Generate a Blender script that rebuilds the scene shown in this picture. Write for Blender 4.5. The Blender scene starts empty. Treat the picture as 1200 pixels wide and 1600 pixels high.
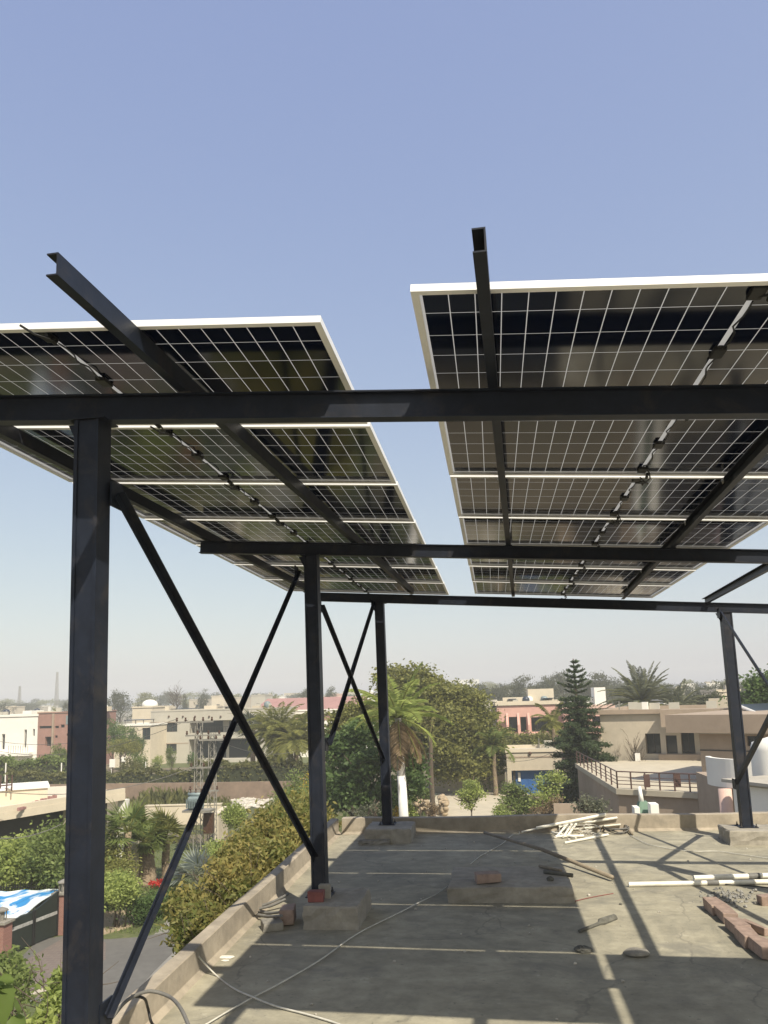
import bpy, math, random
import numpy as np
from mathutils import Vector, Matrix
# ---------------------------------------------------------------- camera, world, sun, exposure
S = bpy.context.scene
EYE = 9.5                      # eye height above the street; the roof floor lies 1.704 m below the eye
RZ = EYE - 1.704
f_, pitch_, roll_, yaw_, CX, CY = 1239.34, .1481, -.0292, -.1324, 600., 904.5
def _axes():
    cy, sy = math.cos(yaw_), math.sin(yaw_); cp, sp = math.cos(pitch_), math.sin(pitch_)
    F = np.array([sy*cp, cy*cp, sp]); R0 = np.array([cy, -sy, 0.]); U0 = np.cross(R0, F)
    c, s = math.cos(roll_), math.sin(roll_)
    return c*R0+s*U0, -s*R0+c*U0, F
AR, AU, AF = _axes()
cam_d = bpy.data.cameras.new('camera'); cam = bpy.data.objects.new('camera', cam_d)
S.collection.objects.link(cam); S.camera = cam
cam_d.sensor_fit = 'VERTICAL'; cam_d.sensor_height = 36; cam_d.lens = 36*f_/1600
cam_d.shift_y = (CY-800)/1600; cam_d.clip_start = .05; cam_d.clip_end = 6000
M = Matrix([[AR[0], AU[0], -AF[0], 0], [AR[1], AU[1], -AF[1], 0], [AR[2], AU[2], -AF[2], EYE], [0, 0, 0, 1]])
cam.matrix_world = M
SUN = np.array([.511, -.69, 1.]); SUN /= np.linalg.norm(SUN)
w = bpy.data.worlds.new('World'); S.world = w; w.use_nodes = True
nt = w.node_tree; bg = nt.nodes['Background']
sky = nt.nodes.new('ShaderNodeTexSky'); sky.sky_type = 'NISHITA'; sky.sun_disc = False
sky.sun_elevation = math.asin(SUN[2]); sky.sun_rotation = math.atan2(SUN[0], SUN[1])
sky.air_density = 1.0; sky.dust_density = 2.2; sky.ozone_density = 1.3; sky.altitude = 200
hs = nt.nodes.new('ShaderNodeHueSaturation'); hs.inputs['Saturation'].default_value = 1.08
nt.links.new(sky.outputs[0], hs.inputs['Color']); # the sky's own tone: a pale, hazy late-winter gradient
sc_ = nt.nodes.new('ShaderNodeSeparateColor'); cc_ = nt.nodes.new('ShaderNodeCombineColor'); nt.links.new(hs.outputs[0], sc_.inputs[0])
for i_, (p_, k_) in enumerate(((.54, 1.37), (.53, 1.32), (.27, 1.95))):
    pw = nt.nodes.new('ShaderNodeMath'); pw.operation = 'POWER'; pw.inputs[1].default_value = p_; nt.links.new(sc_.outputs[i_], pw.inputs[0])
    mu = nt.nodes.new('ShaderNodeMath'); mu.operation = 'MULTIPLY'; mu.inputs[1].default_value = k_; nt.links.new(pw.outputs[0], mu.inputs[0]); nt.links.new(mu.outputs[0], cc_.inputs[i_])
nt.links.new(cc_.outputs[0], bg.inputs[0])
bg.inputs[1].default_value = .15
sd = bpy.data.lights.new('sun', 'SUN'); sd.energy = 3.9; sd.angle = math.radians(.45); sd.color = (1, .915, .77)
so = bpy.data.objects.new('sun', sd); S.collection.objects.link(so)
so.rotation_euler = Vector(SUN).to_track_quat('Z', 'Y').to_euler(); so.location = (20, -20, 40)
S.view_settings.view_transform = 'Standard'; S.view_settings.look = 'None'; S.view_settings.gamma = 1
S.view_settings.exposure = .75
S.render.engine = 'CYCLES'
S.render.resolution_x = 768; S.render.resolution_y = 1024
# ---------------------------------------------------------------- helpers
col = S.collection
rnd = random.Random(7); nr = np.random.default_rng(11)
def ray(px, py): return AF + AR*(px-CX)/f_ - AU*(py-CY)/f_
def G(px, py, z=0.):
    D = ray(px, py); t = (z-EYE)/D[2]; return np.array([D[0]*t, D[1]*t, z])
def Y(px, py, y):
    D = ray(px, py); t = y/D[1]; return np.array([D[0]*t, y, EYE+D[2]*t])
def V(*a): return np.array(a, float)
ORG = {}
class MB:
    def __init__(s): s.v = []; s.f = []
    def add(s, vs, fs):
        b = len(s.v); s.v += [tuple(map(float, p)) for p in vs]; s.f += [tuple(b+i for i in q) for q in fs]; return s
    def box(s, x0, y0, z0, x1, y1, z1):
        return s.add([(x0,y0,z0),(x1,y0,z0),(x1,y1,z0),(x0,y1,z0),(x0,y0,z1),(x1,y0,z1),(x1,y1,z1),(x0,y1,z1)],
                     [(0,3,2,1),(4,5,6,7),(0,1,5,4),(1,2,6,5),(2,3,7,6),(3,0,4,7)])
    def obox(s, o, U, W, Z, u0, u1, w0, w1, z0, z1):
        o, U, W, Z = map(np.asarray, (o, U, W, Z))
        P = lambda a, b, c: o+U*a+W*b+Z*c
        return s.add([P(u0,w0,z0),P(u1,w0,z0),P(u1,w1,z0),P(u0,w1,z0),P(u0,w0,z1),P(u1,w0,z1),P(u1,w1,z1),P(u0,w1,z1)],
                     [(0,3,2,1),(4,5,6,7),(0,1,5,4),(1,2,6,5),(2,3,7,6),(3,0,4,7)])
    def profile(s, a, b, prof, side=None, up=(0,0,1)):
        """sweep a closed 2-D profile (side, up) from a to b"""
        a = V(*a); b = V(*b); d = b-a; d /= np.linalg.norm(d)
        up = V(*up); sd_ = np.cross(d, up); sd_ /= np.linalg.norm(sd_); u = np.cross(sd_, d)
        n = len(prof)
        vs = [a+sd_*p+u*q for p, q in prof]+[b+sd_*p+u*q for p, q in prof]
        fs = [(i, (i+1) % n, n+(i+1) % n, n+i) for i in range(n)]+[tuple(range(n))[::-1], tuple(range(n, 2*n))]
        return s.add(vs, fs)
    def tube(s, pts, r, n=8, cap=True):
        pts = [V(*p) for p in pts]; m = len(pts)
        rr = r if isinstance(r, (list, tuple)) else [r]*m
        vs = []; ref = V(.13, .31, .94)
        for i, p in enumerate(pts):
            d = pts[min(i+1, m-1)]-pts[max(i-1, 0)]; d = d/(np.linalg.norm(d)+1e-9)
            if abs(d@ref) > .96: ref = V(.9, .3, .1)
            a = np.cross(d, ref); a /= np.linalg.norm(a); b = np.cross(d, a)
            for k in range(n):
                t = 2*math.pi*k/n; vs.append(p+(a*math.cos(t)+b*math.sin(t))*rr[i])
        fs = [(i*n+k, i*n+(k+1) % n, (i+1)*n+(k+1) % n, (i+1)*n+k) for i in range(m-1) for k in range(n)]
        if cap: fs += [tuple(range(n))[::-1], tuple((m-1)*n+k for k in range(n))]
        return s.add(vs, fs)
    def poly(s, pts, z0, z1):
        n = len(pts)
        vs = [(p[0], p[1], z0) for p in pts]+[(p[0], p[1], z1) for p in pts]
        return s.add(vs, [tuple(range(n))[::-1], tuple(range(n, 2*n))]+[(i, (i+1) % n, n+(i+1) % n, n+i) for i in range(n)])
    def sphere(s, c, r, n=10, m=6, squash=(1,1,1), jit=0):
        vs = []; fs = []
        for i in range(m+1):
            for k in range(n):
                a = math.pi*i/m; b = 2*math.pi*k/n
                j = 1+(rnd.uniform(-jit, jit) if jit else 0)
                vs.append((c[0]+r*squash[0]*math.sin(a)*math.cos(b)*j, c[1]+r*squash[1]*math.sin(a)*math.sin(b)*j, c[2]+r*squash[2]*math.cos(a)*j))
        for i in range(m):
            for k in range(n): fs.append((i*n+k, (i+1)*n+k, (i+1)*n+(k+1) % n, i*n+(k+1) % n))
        return s.add(vs, fs)
    def build(s, name, mat, parent=None, smooth=False, bevel=0, org=None):
        me = bpy.data.meshes.new(name)
        o0 = ORG.get(parent.name, V(0,0,0)) if parent else (V(*org) if org is not None else V(0,0,0))
        me.from_pydata([(p[0]-o0[0], p[1]-o0[1], p[2]-o0[2]) for p in s.v], [], s.f)
        me.materials.append(mat)
        if smooth: me.polygons.foreach_set('use_smooth', [True]*len(me.polygons))
        me.update()
        import bmesh as _b
        bm = _b.new(); bm.from_mesh(me); _b.ops.recalc_face_normals(bm, faces=bm.faces); bm.to_mesh(me); bm.free()
        o = bpy.data.objects.new(name, me); col.objects.link(o)
        if parent: o.parent = parent
        else: o.location = o0
        ORG[o.name] = o0
        if bevel:
            b = o.modifiers.new('bevel', 'BEVEL'); b.width = bevel; b.segments = 2; b.limit_method = 'ANGLE'
        return o
def tag(o, label=None, cat=None, group=None, kind=None):
    if label: o['label'] = label
    if cat: o['category'] = cat
    if group: o['group'] = group
    if kind: o['kind'] = kind
    return o
def root(name, loc, label, cat, group=None):
    o = bpy.data.objects.new(name, None); o.location = [float(c) for c in loc]; o.empty_display_size = .2
    col.objects.link(o); ORG[o.name] = V(*loc); return tag(o, label, cat, group)
def npmesh(name, verts, quads, mat, parent=None, local=False):
    verts = np.asarray(verts, np.float32); quads = np.asarray(quads, np.int32)
    o0 = V(0,0,0)
    if parent is not None and not local: o0 = ORG.get(parent.name, o0); verts = verts-o0.astype(np.float32)
    me = bpy.data.meshes.new(name); n = len(quads)
    me.vertices.add(len(verts)); me.vertices.foreach_set('co', verts.ravel())
    me.loops.add(n*4); me.loops.foreach_set('vertex_index', quads.ravel())
    me.polygons.add(n); me.polygons.foreach_set('loop_start', np.arange(0, n*4, 4, dtype=np.int32))
    me.polygons.foreach_set('loop_total', np.full(n, 4, np.int32))
    me.materials.append(mat); me.update(calc_edges=True)
    o = bpy.data.objects.new(name, me); col.objects.link(o)
    if parent is not None: o.parent = parent
    ORG[o.name] = o0
    return o
# ---------------------------------------------------------------- materials
def newmat(name):
    m = bpy.data.materials.new(name); m.use_nodes = True; t = m.node_tree
    return m, t, t.nodes['Principled BSDF']
def N(t, ty, **kw):
    n = t.nodes.new('ShaderNode'+ty)
    for k, v in kw.items():
        if k.startswith('i_'):
            key = k[2:]; key = int(key) if key.isdigit() else key.replace('_', ' ')
            n.inputs[key].default_value = v
        else: setattr(n, k, v)
    return n
def surf(name, c, rough=.8, metal=0., var=.25, scale=6., bump=.15, c2=None, bscale=None, spec=None, space='Object', dist=.01, stain=0., stainc=None, stretch=(1,1,1)):
    """colour varied by two octaves of noise, with an optional second colour for stains and a bump"""
    m, t, b = newmat(name); L = t.links
    tc = N(t, 'TexCoord'); mp = N(t, 'Mapping'); mp.inputs['Scale'].default_value = stretch
    L.new(tc.outputs[space], mp.inputs[0])
    n1 = N(t, 'TexNoise', i_Scale=scale, i_Detail=8., i_Roughness=.65); L.new(mp.outputs[0], n1.inputs['Vector'])
    n2 = N(t, 'TexNoise', i_Scale=scale*.17, i_Detail=4., i_Roughness=.6); L.new(mp.outputs[0], n2.inputs['Vector'])
    c2 = c2 or tuple(x*(1-var) for x in c)
    r = N(t, 'ValToRGB'); L.new(n1.outputs['Fac'], r.inputs[0])
    r.color_ramp.elements[0].position = .3; r.color_ramp.elements[1].position = .72
    r.color_ramp.elements[0].color = (*c2, 1); r.color_ramp.elements[1].color = (*[min(1, x*(1+var*.4)) for x in c], 1)
    mx = N(t, 'Mix', data_type='RGBA'); mx.blend_type = 'MULTIPLY'
    r2 = N(t, 'ValToRGB'); L.new(n2.outputs['Fac'], r2.inputs[0])
    r2.color_ramp.elements[0].position = .32; r2.color_ramp.elements[1].position = .68
    v = 1-var*.8; r2.color_ramp.elements[0].color = (v, v, v, 1); r2.color_ramp.elements[1].color = (1, 1, 1, 1)
    mx.inputs[0].default_value = 1; L.new(r.outputs[0], mx.inputs[6]); L.new(r2.outputs[0], mx.inputs[7])
    out = mx.outputs[2]
    if stain:
        n3 = N(t, 'TexNoise', i_Scale=scale*.45, i_Detail=10., i_Roughness=.7, i_Distortion=.6); L.new(mp.outputs[0], n3.inputs['Vector'])
        r3 = N(t, 'ValToRGB'); L.new(n3.outputs['Fac'], r3.inputs[0])
        r3.color_ramp.elements[0].position = .52; r3.color_ramp.elements[1].position = .66
        r3.color_ramp.elements[0].color = (0,0,0,1); r3.color_ramp.elements[1].color = (stain, stain, stain, 1)
        m2 = N(t, 'Mix', data_type='RGBA'); L.new(r3.outputs[0], m2.inputs[0]); L.new(out, m2.inputs[6])
        m2.inputs[7].default_value = (*(stainc or tuple(x*.5 for x in c)), 1); out = m2.outputs[2]
    L.new(out, b.inputs['Base Color'])
    b.inputs['Roughness'].default_value = rough; b.inputs['Metallic'].default_value = metal
    if spec is not None: b.inputs['Specular IOR Level'].default_value = spec
    if bump:
        bp = N(t, 'Bump', i_Strength=bump, i_Distance=dist)
        nb = n1
        if bscale: nb = N(t, 'TexNoise', i_Scale=bscale, i_Detail=6.); L.new(mp.outputs[0], nb.inputs['Vector'])
        L.new(nb.outputs['Fac'], bp.inputs['Height']); L.new(bp.outputs[0], b.inputs['Normal'])
    return m
def leafmat(name, c1, c2, trans=.42, rough=.55):
    m, t, b = newmat(name); L = t.links
    g = N(t, 'NewGeometry'); r = N(t, 'ValToRGB')
    nz = N(t, 'TexNoise', i_Scale=.9, i_Detail=3.); L.new(g.outputs['Position'], nz.inputs['Vector'])
    mr = N(t, 'MapRange'); mr.inputs[1].default_value = .35; mr.inputs[2].default_value = .65; L.new(nz.outputs['Fac'], mr.inputs[0])
    mm_ = N(t, 'Mix', data_type='FLOAT'); mm_.inputs[0].default_value = .45; L.new(g.outputs['Random Per Island'], mm_.inputs[2]); L.new(mr.outputs[0], mm_.inputs[3]); L.new(mm_.outputs[0], r.inputs[0])
    r.color_ramp.elements[0].color = (*c1, 1); r.color_ramp.elements[1].color = (*c2, 1)
    L.new(r.outputs[0], b.inputs['Base Color']); b.inputs['Roughness'].default_value = rough
    b.inputs['Specular IOR Level'].default_value = .25
    tr = N(t, 'BsdfTranslucent'); hsv = N(t, 'HueSaturation', i_Value=1.3); L.new(r.outputs[0], hsv.inputs['Color']); L.new(hsv.outputs[0], tr.inputs[0])
    ms = N(t, 'MixShader'); ms.inputs[0].default_value = trans
    L.new(b.outputs[0], ms.inputs[1]); L.new(tr.outputs[0], ms.inputs[2]); L.new(ms.outputs[0], t.nodes['Material Output'].inputs[0])
    return m
def glass(name, c=(.02,.03,.035), rough=.08):
    m, t, b = newmat(name); b.inputs['Base Color'].default_value = (*c, 1); b.inputs['Roughness'].default_value = rough
    return m
def cellmat():
    m, t, b = newmat('cell_glass'); L = t.links
    tc = N(t, 'TexCoord'); sp = N(t, 'SeparateXYZ'); L.new(tc.outputs['Object'], sp.inputs[0])
    def mth(op, a, c=None):
        n = N(t, 'Math', operation=op)
        for i, q in enumerate((a, c)):
            if q is None: continue
            if hasattr(q, 'is_output'): L.new(q, n.inputs[i])
            else: n.inputs[i].default_value = q
        return n.outputs[0]
    xx = mth('SUBTRACT', mth('ABSOLUTE', mth('SUBTRACT', sp.outputs[0], 1.139)), .007)
    mid = mth('LESS_THAN', xx, 0.); endx = mth('GREATER_THAN', xx, .0915*12)
    fx = mth('LESS_THAN', mth('MODULO', xx, .0915), .0036)
    yy = mth('SUBTRACT', sp.outputs[1], .0165)
    fy = mth('LESS_THAN', mth('MODULO', yy, .18117), .0036)
    e1 = mth('LESS_THAN', yy, 0.); e2 = mth('GREATER_THAN', yy, .18117*6)
    # chamfered cell corners every second half-cell
    line = mid
    for q in (endx, fx, fy, e1, e2): line = mth('MAXIMUM', line, q)
    # fine busbars running along y
    bus = mth('MULTIPLY', mth('LESS_THAN', mth('MODULO', yy, .01835), .0012), .35)
    n = N(t, 'TexNoise', i_Scale=1.3, i_Detail=3.); L.new(tc.outputs['Object'], n.inputs['Vector'])
    cr = N(t, 'ValToRGB'); L.new(n.outputs['Fac'], cr.inputs[0])
    cr.color_ramp.elements[0].color = (.001,.004,.017,1); cr.color_ramp.elements[1].color = (.003,.006,.020,1)
    mb = N(t, 'Mix', data_type='RGBA'); L.new(bus, mb.inputs[0]); L.new(cr.outputs[0], mb.inputs[6]); mb.inputs[7].default_value = (.016,.016,.02,1)
    L.new(mb.outputs[2], b.inputs['Base Color']); b.inputs['Roughness'].default_value = .10; b.inputs['IOR'].default_value = 1.5
    d = N(t, 'BsdfDiffuse'); d.inputs[0].default_value = (.44,.45,.46,1)
    tr = N(t, 'BsdfTranslucent'); tr.inputs[0].default_value = (.44,.45,.46,1)
    ml = N(t, 'MixShader'); ml.inputs[0].default_value = .35; L.new(d.outputs[0], ml.inputs[1]); L.new(tr.outputs[0], ml.inputs[2])
    ms = N(t, 'MixShader'); L.new(line, ms.inputs[0]); L.new(b.outputs[0], ms.inputs[1]); L.new(ml.outputs[0], ms.inputs[2])
    L.new(ms.outputs[0], t.nodes['Material Output'].inputs[0])
    return m
def brickmat(name, c1, c2, mortar, scale=4., rough=.85, rotx=True):
    m, t, b = newmat(name); L = t.links
    tc = N(t, 'TexCoord'); mp = N(t, 'Mapping'); L.new(tc.outputs['Object'], mp.inputs[0])
    if rotx: mp.inputs['Rotation'].default_value = (math.pi/2, 0, 0)
    br = N(t, 'TexBrick', i_Scale=scale); br.inputs['Color1'].default_value = (*c1,1); br.inputs['Color2'].default_value = (*c2,1); br.inputs['Mortar'].default_value = (*mortar,1)
    L.new(mp.outputs[0], br.inputs['Vector']); L.new(br.outputs['Color'], b.inputs['Base Color']); b.inputs['Roughness'].default_value = rough
    return m
MT = dict(
 roof=surf('roof_concrete', (.385,.355,.262), .9, var=.34, scale=5., bump=.6, dist=.014, stain=.75, stainc=(.19,.18,.145), stretch=(1,1.15,1)),
 parapet=surf('parapet_plaster', (.40,.345,.265), .9, var=.30, scale=7., bump=.5, dist=.01, stain=.5, stainc=(.17,.155,.125)),
 block=surf('block_concrete', (.36,.33,.27), .92, var=.3, scale=9., bump=.6, dist=.012, stain=.4),
 steel=surf('dark_painted_steel', (.013,.018,.031), .48, spec=.32, var=.42, scale=11., bump=.12, dist=.003, stain=.45, stainc=(.050,.042,.036), bscale=60.),
 weld=surf('weld_metal', (.10,.095,.09), .6, .4, var=.4, scale=60., bump=.4), galvclip=surf('clip_metal', (.45,.44,.41), .45, .6, var=.2, bump=0),
 alu=surf('panel_frame_aluminium', (.88,.88,.87), .40, .10, var=.06, scale=20., bump=0),
 cell=cellmat(), jbox=surf('junction_box_plastic', (.012,.012,.013), .5, var=.2, bump=0),
 cable=surf('black_cable_rubber', (.012,.012,.012), .5, var=.2, bump=0),
 wcable=surf('white_cable_sheath', (.62,.60,.52), .6, var=.25, scale=30, bump=0),
 pvc=surf('white_pvc', (.80,.77,.66), .45, var=.14, scale=14., bump=0, stain=.35, stainc=(.5,.44,.33)),
 conduit=surf('grey_conduit', (.17,.165,.15), .7, var=.3, scale=20, bump=.2),
 wood=surf('weathered_wood', (.30,.25,.18), .85, var=.35, scale=12., stretch=(1,8,8), bump=.3),
 brick=surf('loose_red_brick', (.38,.275,.22), .9, var=.35, scale=16., bump=.5, stain=.5, stainc=(.34,.28,.22)),
 redbrick=surf('bright_red_brick', (.26,.09,.075), .9, var=.3, scale=16., bump=.4),
 stone=surf('grey_stone', (.30,.28,.235), .9, var=.35, scale=9., bump=.7, dist=.03),
 rubble=surf('white_rubble', (.62,.58,.5), .95, var=.35, scale=6., bump=.6, dist=.05),
 gravel=surf('gravel_crumbs', (.33,.32,.29), .95, var=.4, scale=20., bump=.5),
 rag=surf('dark_rag_cloth', (.15,.145,.12), .95, var=.4, scale=20., bump=.5),
 paper=surf('paper_scrap', (.75,.72,.62), .8, var=.1, bump=0),
 cream=surf('cream_render', (.60,.53,.41), .9, var=.10, scale=1.2, bump=.1),
 beige=surf('beige_render', (.50,.44,.34), .9, var=.14, scale=1.2, bump=.1, stain=.25, stainc=(.38,.33,.26)),
 greybeige=surf('grey_beige_render', (.45,.425,.36), .9, var=.10, scale=.8, bump=.1),
 tan=surf('tan_render', (.36,.285,.215), .9, var=.15, scale=1.2, bump=.1, stain=.3, stainc=(.27,.21,.165)),
 white=surf('white_render', (.76,.74,.68), .85, var=.06, scale=1., bump=.05),
 pink=surf('pink_render', (.60,.36,.30), .9, var=.12, scale=1., bump=.1),
 palepink=surf('pale_pink_render', (.62,.44,.37), .9, var=.10, scale=1., bump=.1),
 brown=surf('pinkish_brown_render', (.33,.19,.155), .9, var=.18, scale=1., bump=.1),
 redroof=surf('dull_red_roof', (.36,.20,.18), .85, var=.18, scale=1.5, bump=.2),
 roofgrey=surf('grey_roof_deck', (.42,.39,.33), .95, var=.2, scale=.8, bump=.1),
 mud=surf('mud_wall', (.27,.20,.15), .95, var=.28, scale=1.4, bump=.3, stain=.5, stainc=(.19,.15,.115)),
 glass=glass('dark_window_glass'), bluedoor=surf('blue_gate_sheet', (.035,.13,.36), .5, var=.2, scale=2., bump=0),
 darkframe_shade=surf('dark_frame_and_porch_shade', (.05,.045,.04), .5, var=.2, bump=0),  # window frames, and the porch shade painted on the cream roof house
 gate=surf('black_green_gate_sheet', (.022,.030,.026), .45, var=.25, scale=3., bump=0),
 gatebar=surf('gate_lattice_band', (.42,.42,.40), .5, var=.4, scale=9., bump=0),
 pillar=brickmat('brick_pillar', (.26,.12,.095), (.22,.10,.08), (.28,.22,.18), 5.),
 iron=surf('black_iron', (.02,.02,.02), .5, var=.2, bump=0), rail=surf('railing_paint', (.10,.055,.045), .5, var=.2, bump=0),
 galv=surf('galvanised_lattice', (.30,.285,.25), .6, .3, var=.25, scale=5., bump=0),
 trafo=surf('transformer_paint', (.20,.255,.265), .5, var=.2, scale=3., bump=0),
 porcelain=surf('brown_porcelain', (.09,.05,.035), .3, var=.2, bump=0),
 tarpb=None, green=surf('green_canvas', (.13,.21,.15), .8, var=.2, bump=0),
 solar=surf('far_solar_glass', (.03,.04,.06), .3, var=.2, bump=0),
 ground=surf('dry_ground', (.20,.165,.105), .95, var=.35, scale=.09, bump=.3, dist=.1, stain=.85, stainc=(.075,.09,.035), space='Object'),
 lawn=surf('lawn_grass', (.10,.12,.040), .95, var=.30, scale=3., bump=.6, dist=.05, stain=.5, stainc=(.17,.155,.075)),
 lot=surf('weedy_lot_grass', (.105,.115,.045), .95, var=.4, scale=.8, bump=.6, dist=.1, stain=.6, stainc=(.20,.16,.095)),
 sand=surf('sandy_soil', (.38,.30,.20), .95, var=.25, scale=2., bump=.3),
 road=surf('grey_asphalt_lane', (.125,.12,.108), .9, var=.18, scale=3., bump=.3), lane=surf('pale_concrete_lane', (.24,.23,.205), .9, var=.16, scale=2., bump=.3),
 paver=brickmat('paver_drive', (.145,.115,.098), (.125,.10,.088), (.17,.145,.12), 1.2, .9, False),
 paving=surf('cream_paving', (.48,.43,.33), .9, var=.15, scale=1., bump=.1),
 bark=surf('brown_bark', (.13,.10,.07), .95, var=.4, scale=5., bump=.6, stretch=(1,1,.2)),
 palegrey=surf('pale_palm_trunk', (.42,.40,.36), .9, var=.2, scale=3., bump=.3, stretch=(.3,.3,2)),
 whitewash=surf('whitewashed_trunk', (.68,.67,.64), .9, var=.1, scale=3., bump=.2),
 fibre=surf('fibrous_trunk', (.36,.28,.19), .95, var=.5, scale=9., bump=.9, dist=.05),
 L_dark=leafmat('leaf_dark_green', (.048,.085,.025), (.145,.215,.070)),
 L_mid=leafmat('leaf_mid_green', (.085,.12,.034), (.225,.275,.085)),
 L_olive=leafmat('leaf_olive', (.095,.110,.030), (.29,.285,.085)),
 L_light=leafmat('leaf_light_green', (.16,.215,.055), (.40,.45,.14)),
 L_croton=leafmat('leaf_croton_yellow', (.085,.125,.030), (.36,.29,.10)),
 L_grey=leafmat('leaf_grey_green', (.085,.095,.060), (.20,.21,.14)),
 L_silver=leafmat('leaf_silver', (.17,.20,.17), (.33,.36,.31)),
 L_hedge=leafmat('leaf_hedge', (.070,.080,.028), (.20,.195,.07)),
 L_brown=leafmat('leaf_dry_brown', (.14,.10,.055), (.30,.22,.13)),
 L_conifer=leafmat('leaf_conifer', (.035,.058,.026), (.095,.130,.060)), hedgecore=surf('hedge_inner_twigs', (.045,.055,.022), .95, var=.4, scale=4., bump=.5),
 L_far=leafmat('leaf_far_green', (.050,.060,.028), (.105,.11,.05)),
 L_yellow=leafmat('flower_yellow', (.45,.33,.03), (.7,.55,.05)), L_red=leafmat('flower_red', (.5,.03,.03), (.6,.10,.08)),
 L_banana=leafmat('leaf_banana', (.13,.19,.045), (.20,.26,.07), .5),
)
def tarp_mat():
    m, t, b = newmat('blue_white_printed_sheet'); L = t.links
    tc = N(t, 'TexCoord'); n = N(t, 'TexNoise', i_Scale=.55, i_Detail=6., i_Distortion=1.5); L.new(tc.outputs['Object'], n.inputs['Vector'])
    r = N(t, 'ValToRGB'); L.new(n.outputs['Fac'], r.inputs[0]); r.color_ramp.elements[0].position = .44; r.color_ramp.elements[1].position = .52
    r.color_ramp.elements[0].color = (.03,.22,.50,1); r.color_ramp.elements[1].color = (.70,.74,.72,1)
    L.new(r.outputs[0], b.inputs['Base Color']); b.inputs['Roughness'].default_value = .5
    return m
MT['tarpb'] = tarp_mat()

def weather_roof(m):
    t = m.node_tree; L = t.links; b = t.nodes['Principled BSDF']; src = b.inputs['Base Color'].links[0].from_socket
    tc = N(t, 'TexCoord')
    def layer(src, fac, c):
        mx = N(t, 'Mix', data_type='RGBA'); L.new(fac, mx.inputs[0]); L.new(src, mx.inputs[6]); mx.inputs[7].default_value = (*c, 1); return mx.outputs[2]
    def ramp(sock, p0, p1, v0, v1):
        r = N(t, 'MapRange'); r.inputs[1].default_value = p0; r.inputs[2].default_value = p1; r.inputs[3].default_value = v0; r.inputs[4].default_value = v1; L.new(sock, r.inputs[0]); return r.outputs[0]
    n1 = N(t, 'TexNoise', i_Scale=.9, i_Detail=12., i_Roughness=.72, i_Distortion=.9); L.new(tc.outputs['Object'], n1.inputs['Vector'])
    src = layer(src, ramp(n1.outputs['Fac'], .50, .64, 0., .55), (.155,.150,.118))
    n2 = N(t, 'TexNoise', i_Scale=3.2, i_Detail=10., i_Roughness=.75); L.new(tc.outputs['Object'], n2.inputs['Vector'])
    src = layer(src, ramp(n2.outputs['Fac'], .62, .70, 0., .60), (.50,.46,.37))
    n3 = N(t, 'TexNoise', i_Scale=38., i_Detail=3.); L.new(tc.outputs['Object'], n3.inputs['Vector'])
    src = layer(src, ramp(n3.outputs['Fac'], .66, .72, 0., .55), (.10,.095,.08))
    nd = N(t, 'TexNoise', i_Scale=2.5, i_Detail=6.); L.new(tc.outputs['Object'], nd.inputs['Vector'])
    va = N(t, 'VectorMath', operation='SCALE'); va.inputs[3].default_value = .35; L.new(nd.outputs['Color'], va.inputs[0])
    vb = N(t, 'VectorMath', operation='ADD'); L.new(tc.outputs['Object'], vb.inputs[0]); L.new(va.outputs[0], vb.inputs[1])
    vo = N(t, 'TexVoronoi', feature='DISTANCE_TO_EDGE', i_Scale=.55); L.new(vb.outputs[0], vo.inputs['Vector'])
    cr = ramp(vo.outputs['Distance'], .0015, .0045, .38, 0.)
    mk = N(t, 'Math', operation='MULTIPLY'); L.new(cr, mk.inputs[0]); L.new(ramp(n2.outputs['Fac'], .42, .52, 0., 1.), mk.inputs[1])
    src = layer(src, mk.outputs[0], (.085,.08,.068))
    L.new(src, b.inputs['Base Color'])
weather_roof(MT['roof'])
# ================================================================= the roof we stand on
Z = lambda dz: RZ+dz
own = root('flat_roof_house', (0, 4, 0), 'flat concrete terrace roof with low parapets, underneath the steel frame', 'house')
def wx(y): return -1.93-.0225*(y-4.6)        # inner line of the left parapet
def wy(x): return 10.34+.033*x if x < 1 else 10.373+.018*(x-1)
pl = [(wx(-5), -5), (9, -5), (9, wy(9)), (wx(10.3), wy(wx(10.3)))]
# floor: a dense sheet with gentle unevenness on a solid slab
m = MB(); nx, ny = 110, 150
xs = np.linspace(0, 1, nx); ys = np.linspace(-5, 10.5, ny)
gv = []
for j in ys:
    for i in xs:
        x = wx(j)+.0+(9-wx(j))*i; y = min(j, wy(x))
        h = .006*math.sin(x*1.7+y*.9)+.004*math.sin(x*4.1-y*3.3)+.003*math.sin(y*7.+x)
        gv.append((x, y, RZ+h*.25))
gf = [(j*nx+i, j*nx+i+1, (j+1)*nx+i+1, (j+1)*nx+i) for j in range(ny-1) for i in range(nx-1)]
m.add(gv, gf); m.build('roof_floor', MT['roof'], own, smooth=True)
m = MB().poly([(wx(-5)-.09, -5), (9.1, -5), (9.1, 10.6), (wx(10.3)-.09, 10.42)], RZ-.45, RZ-.03); m.build('roof_slab', MT['parapet'], own)
m = MB().poly([(wx(-5)-.02, -4.9), (9.0, -4.9), (9.0, 10.5), (wx(10.3)-.02, 10.36)], 0, RZ-.451); m.build('wall', MT['cream'], own)
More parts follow.
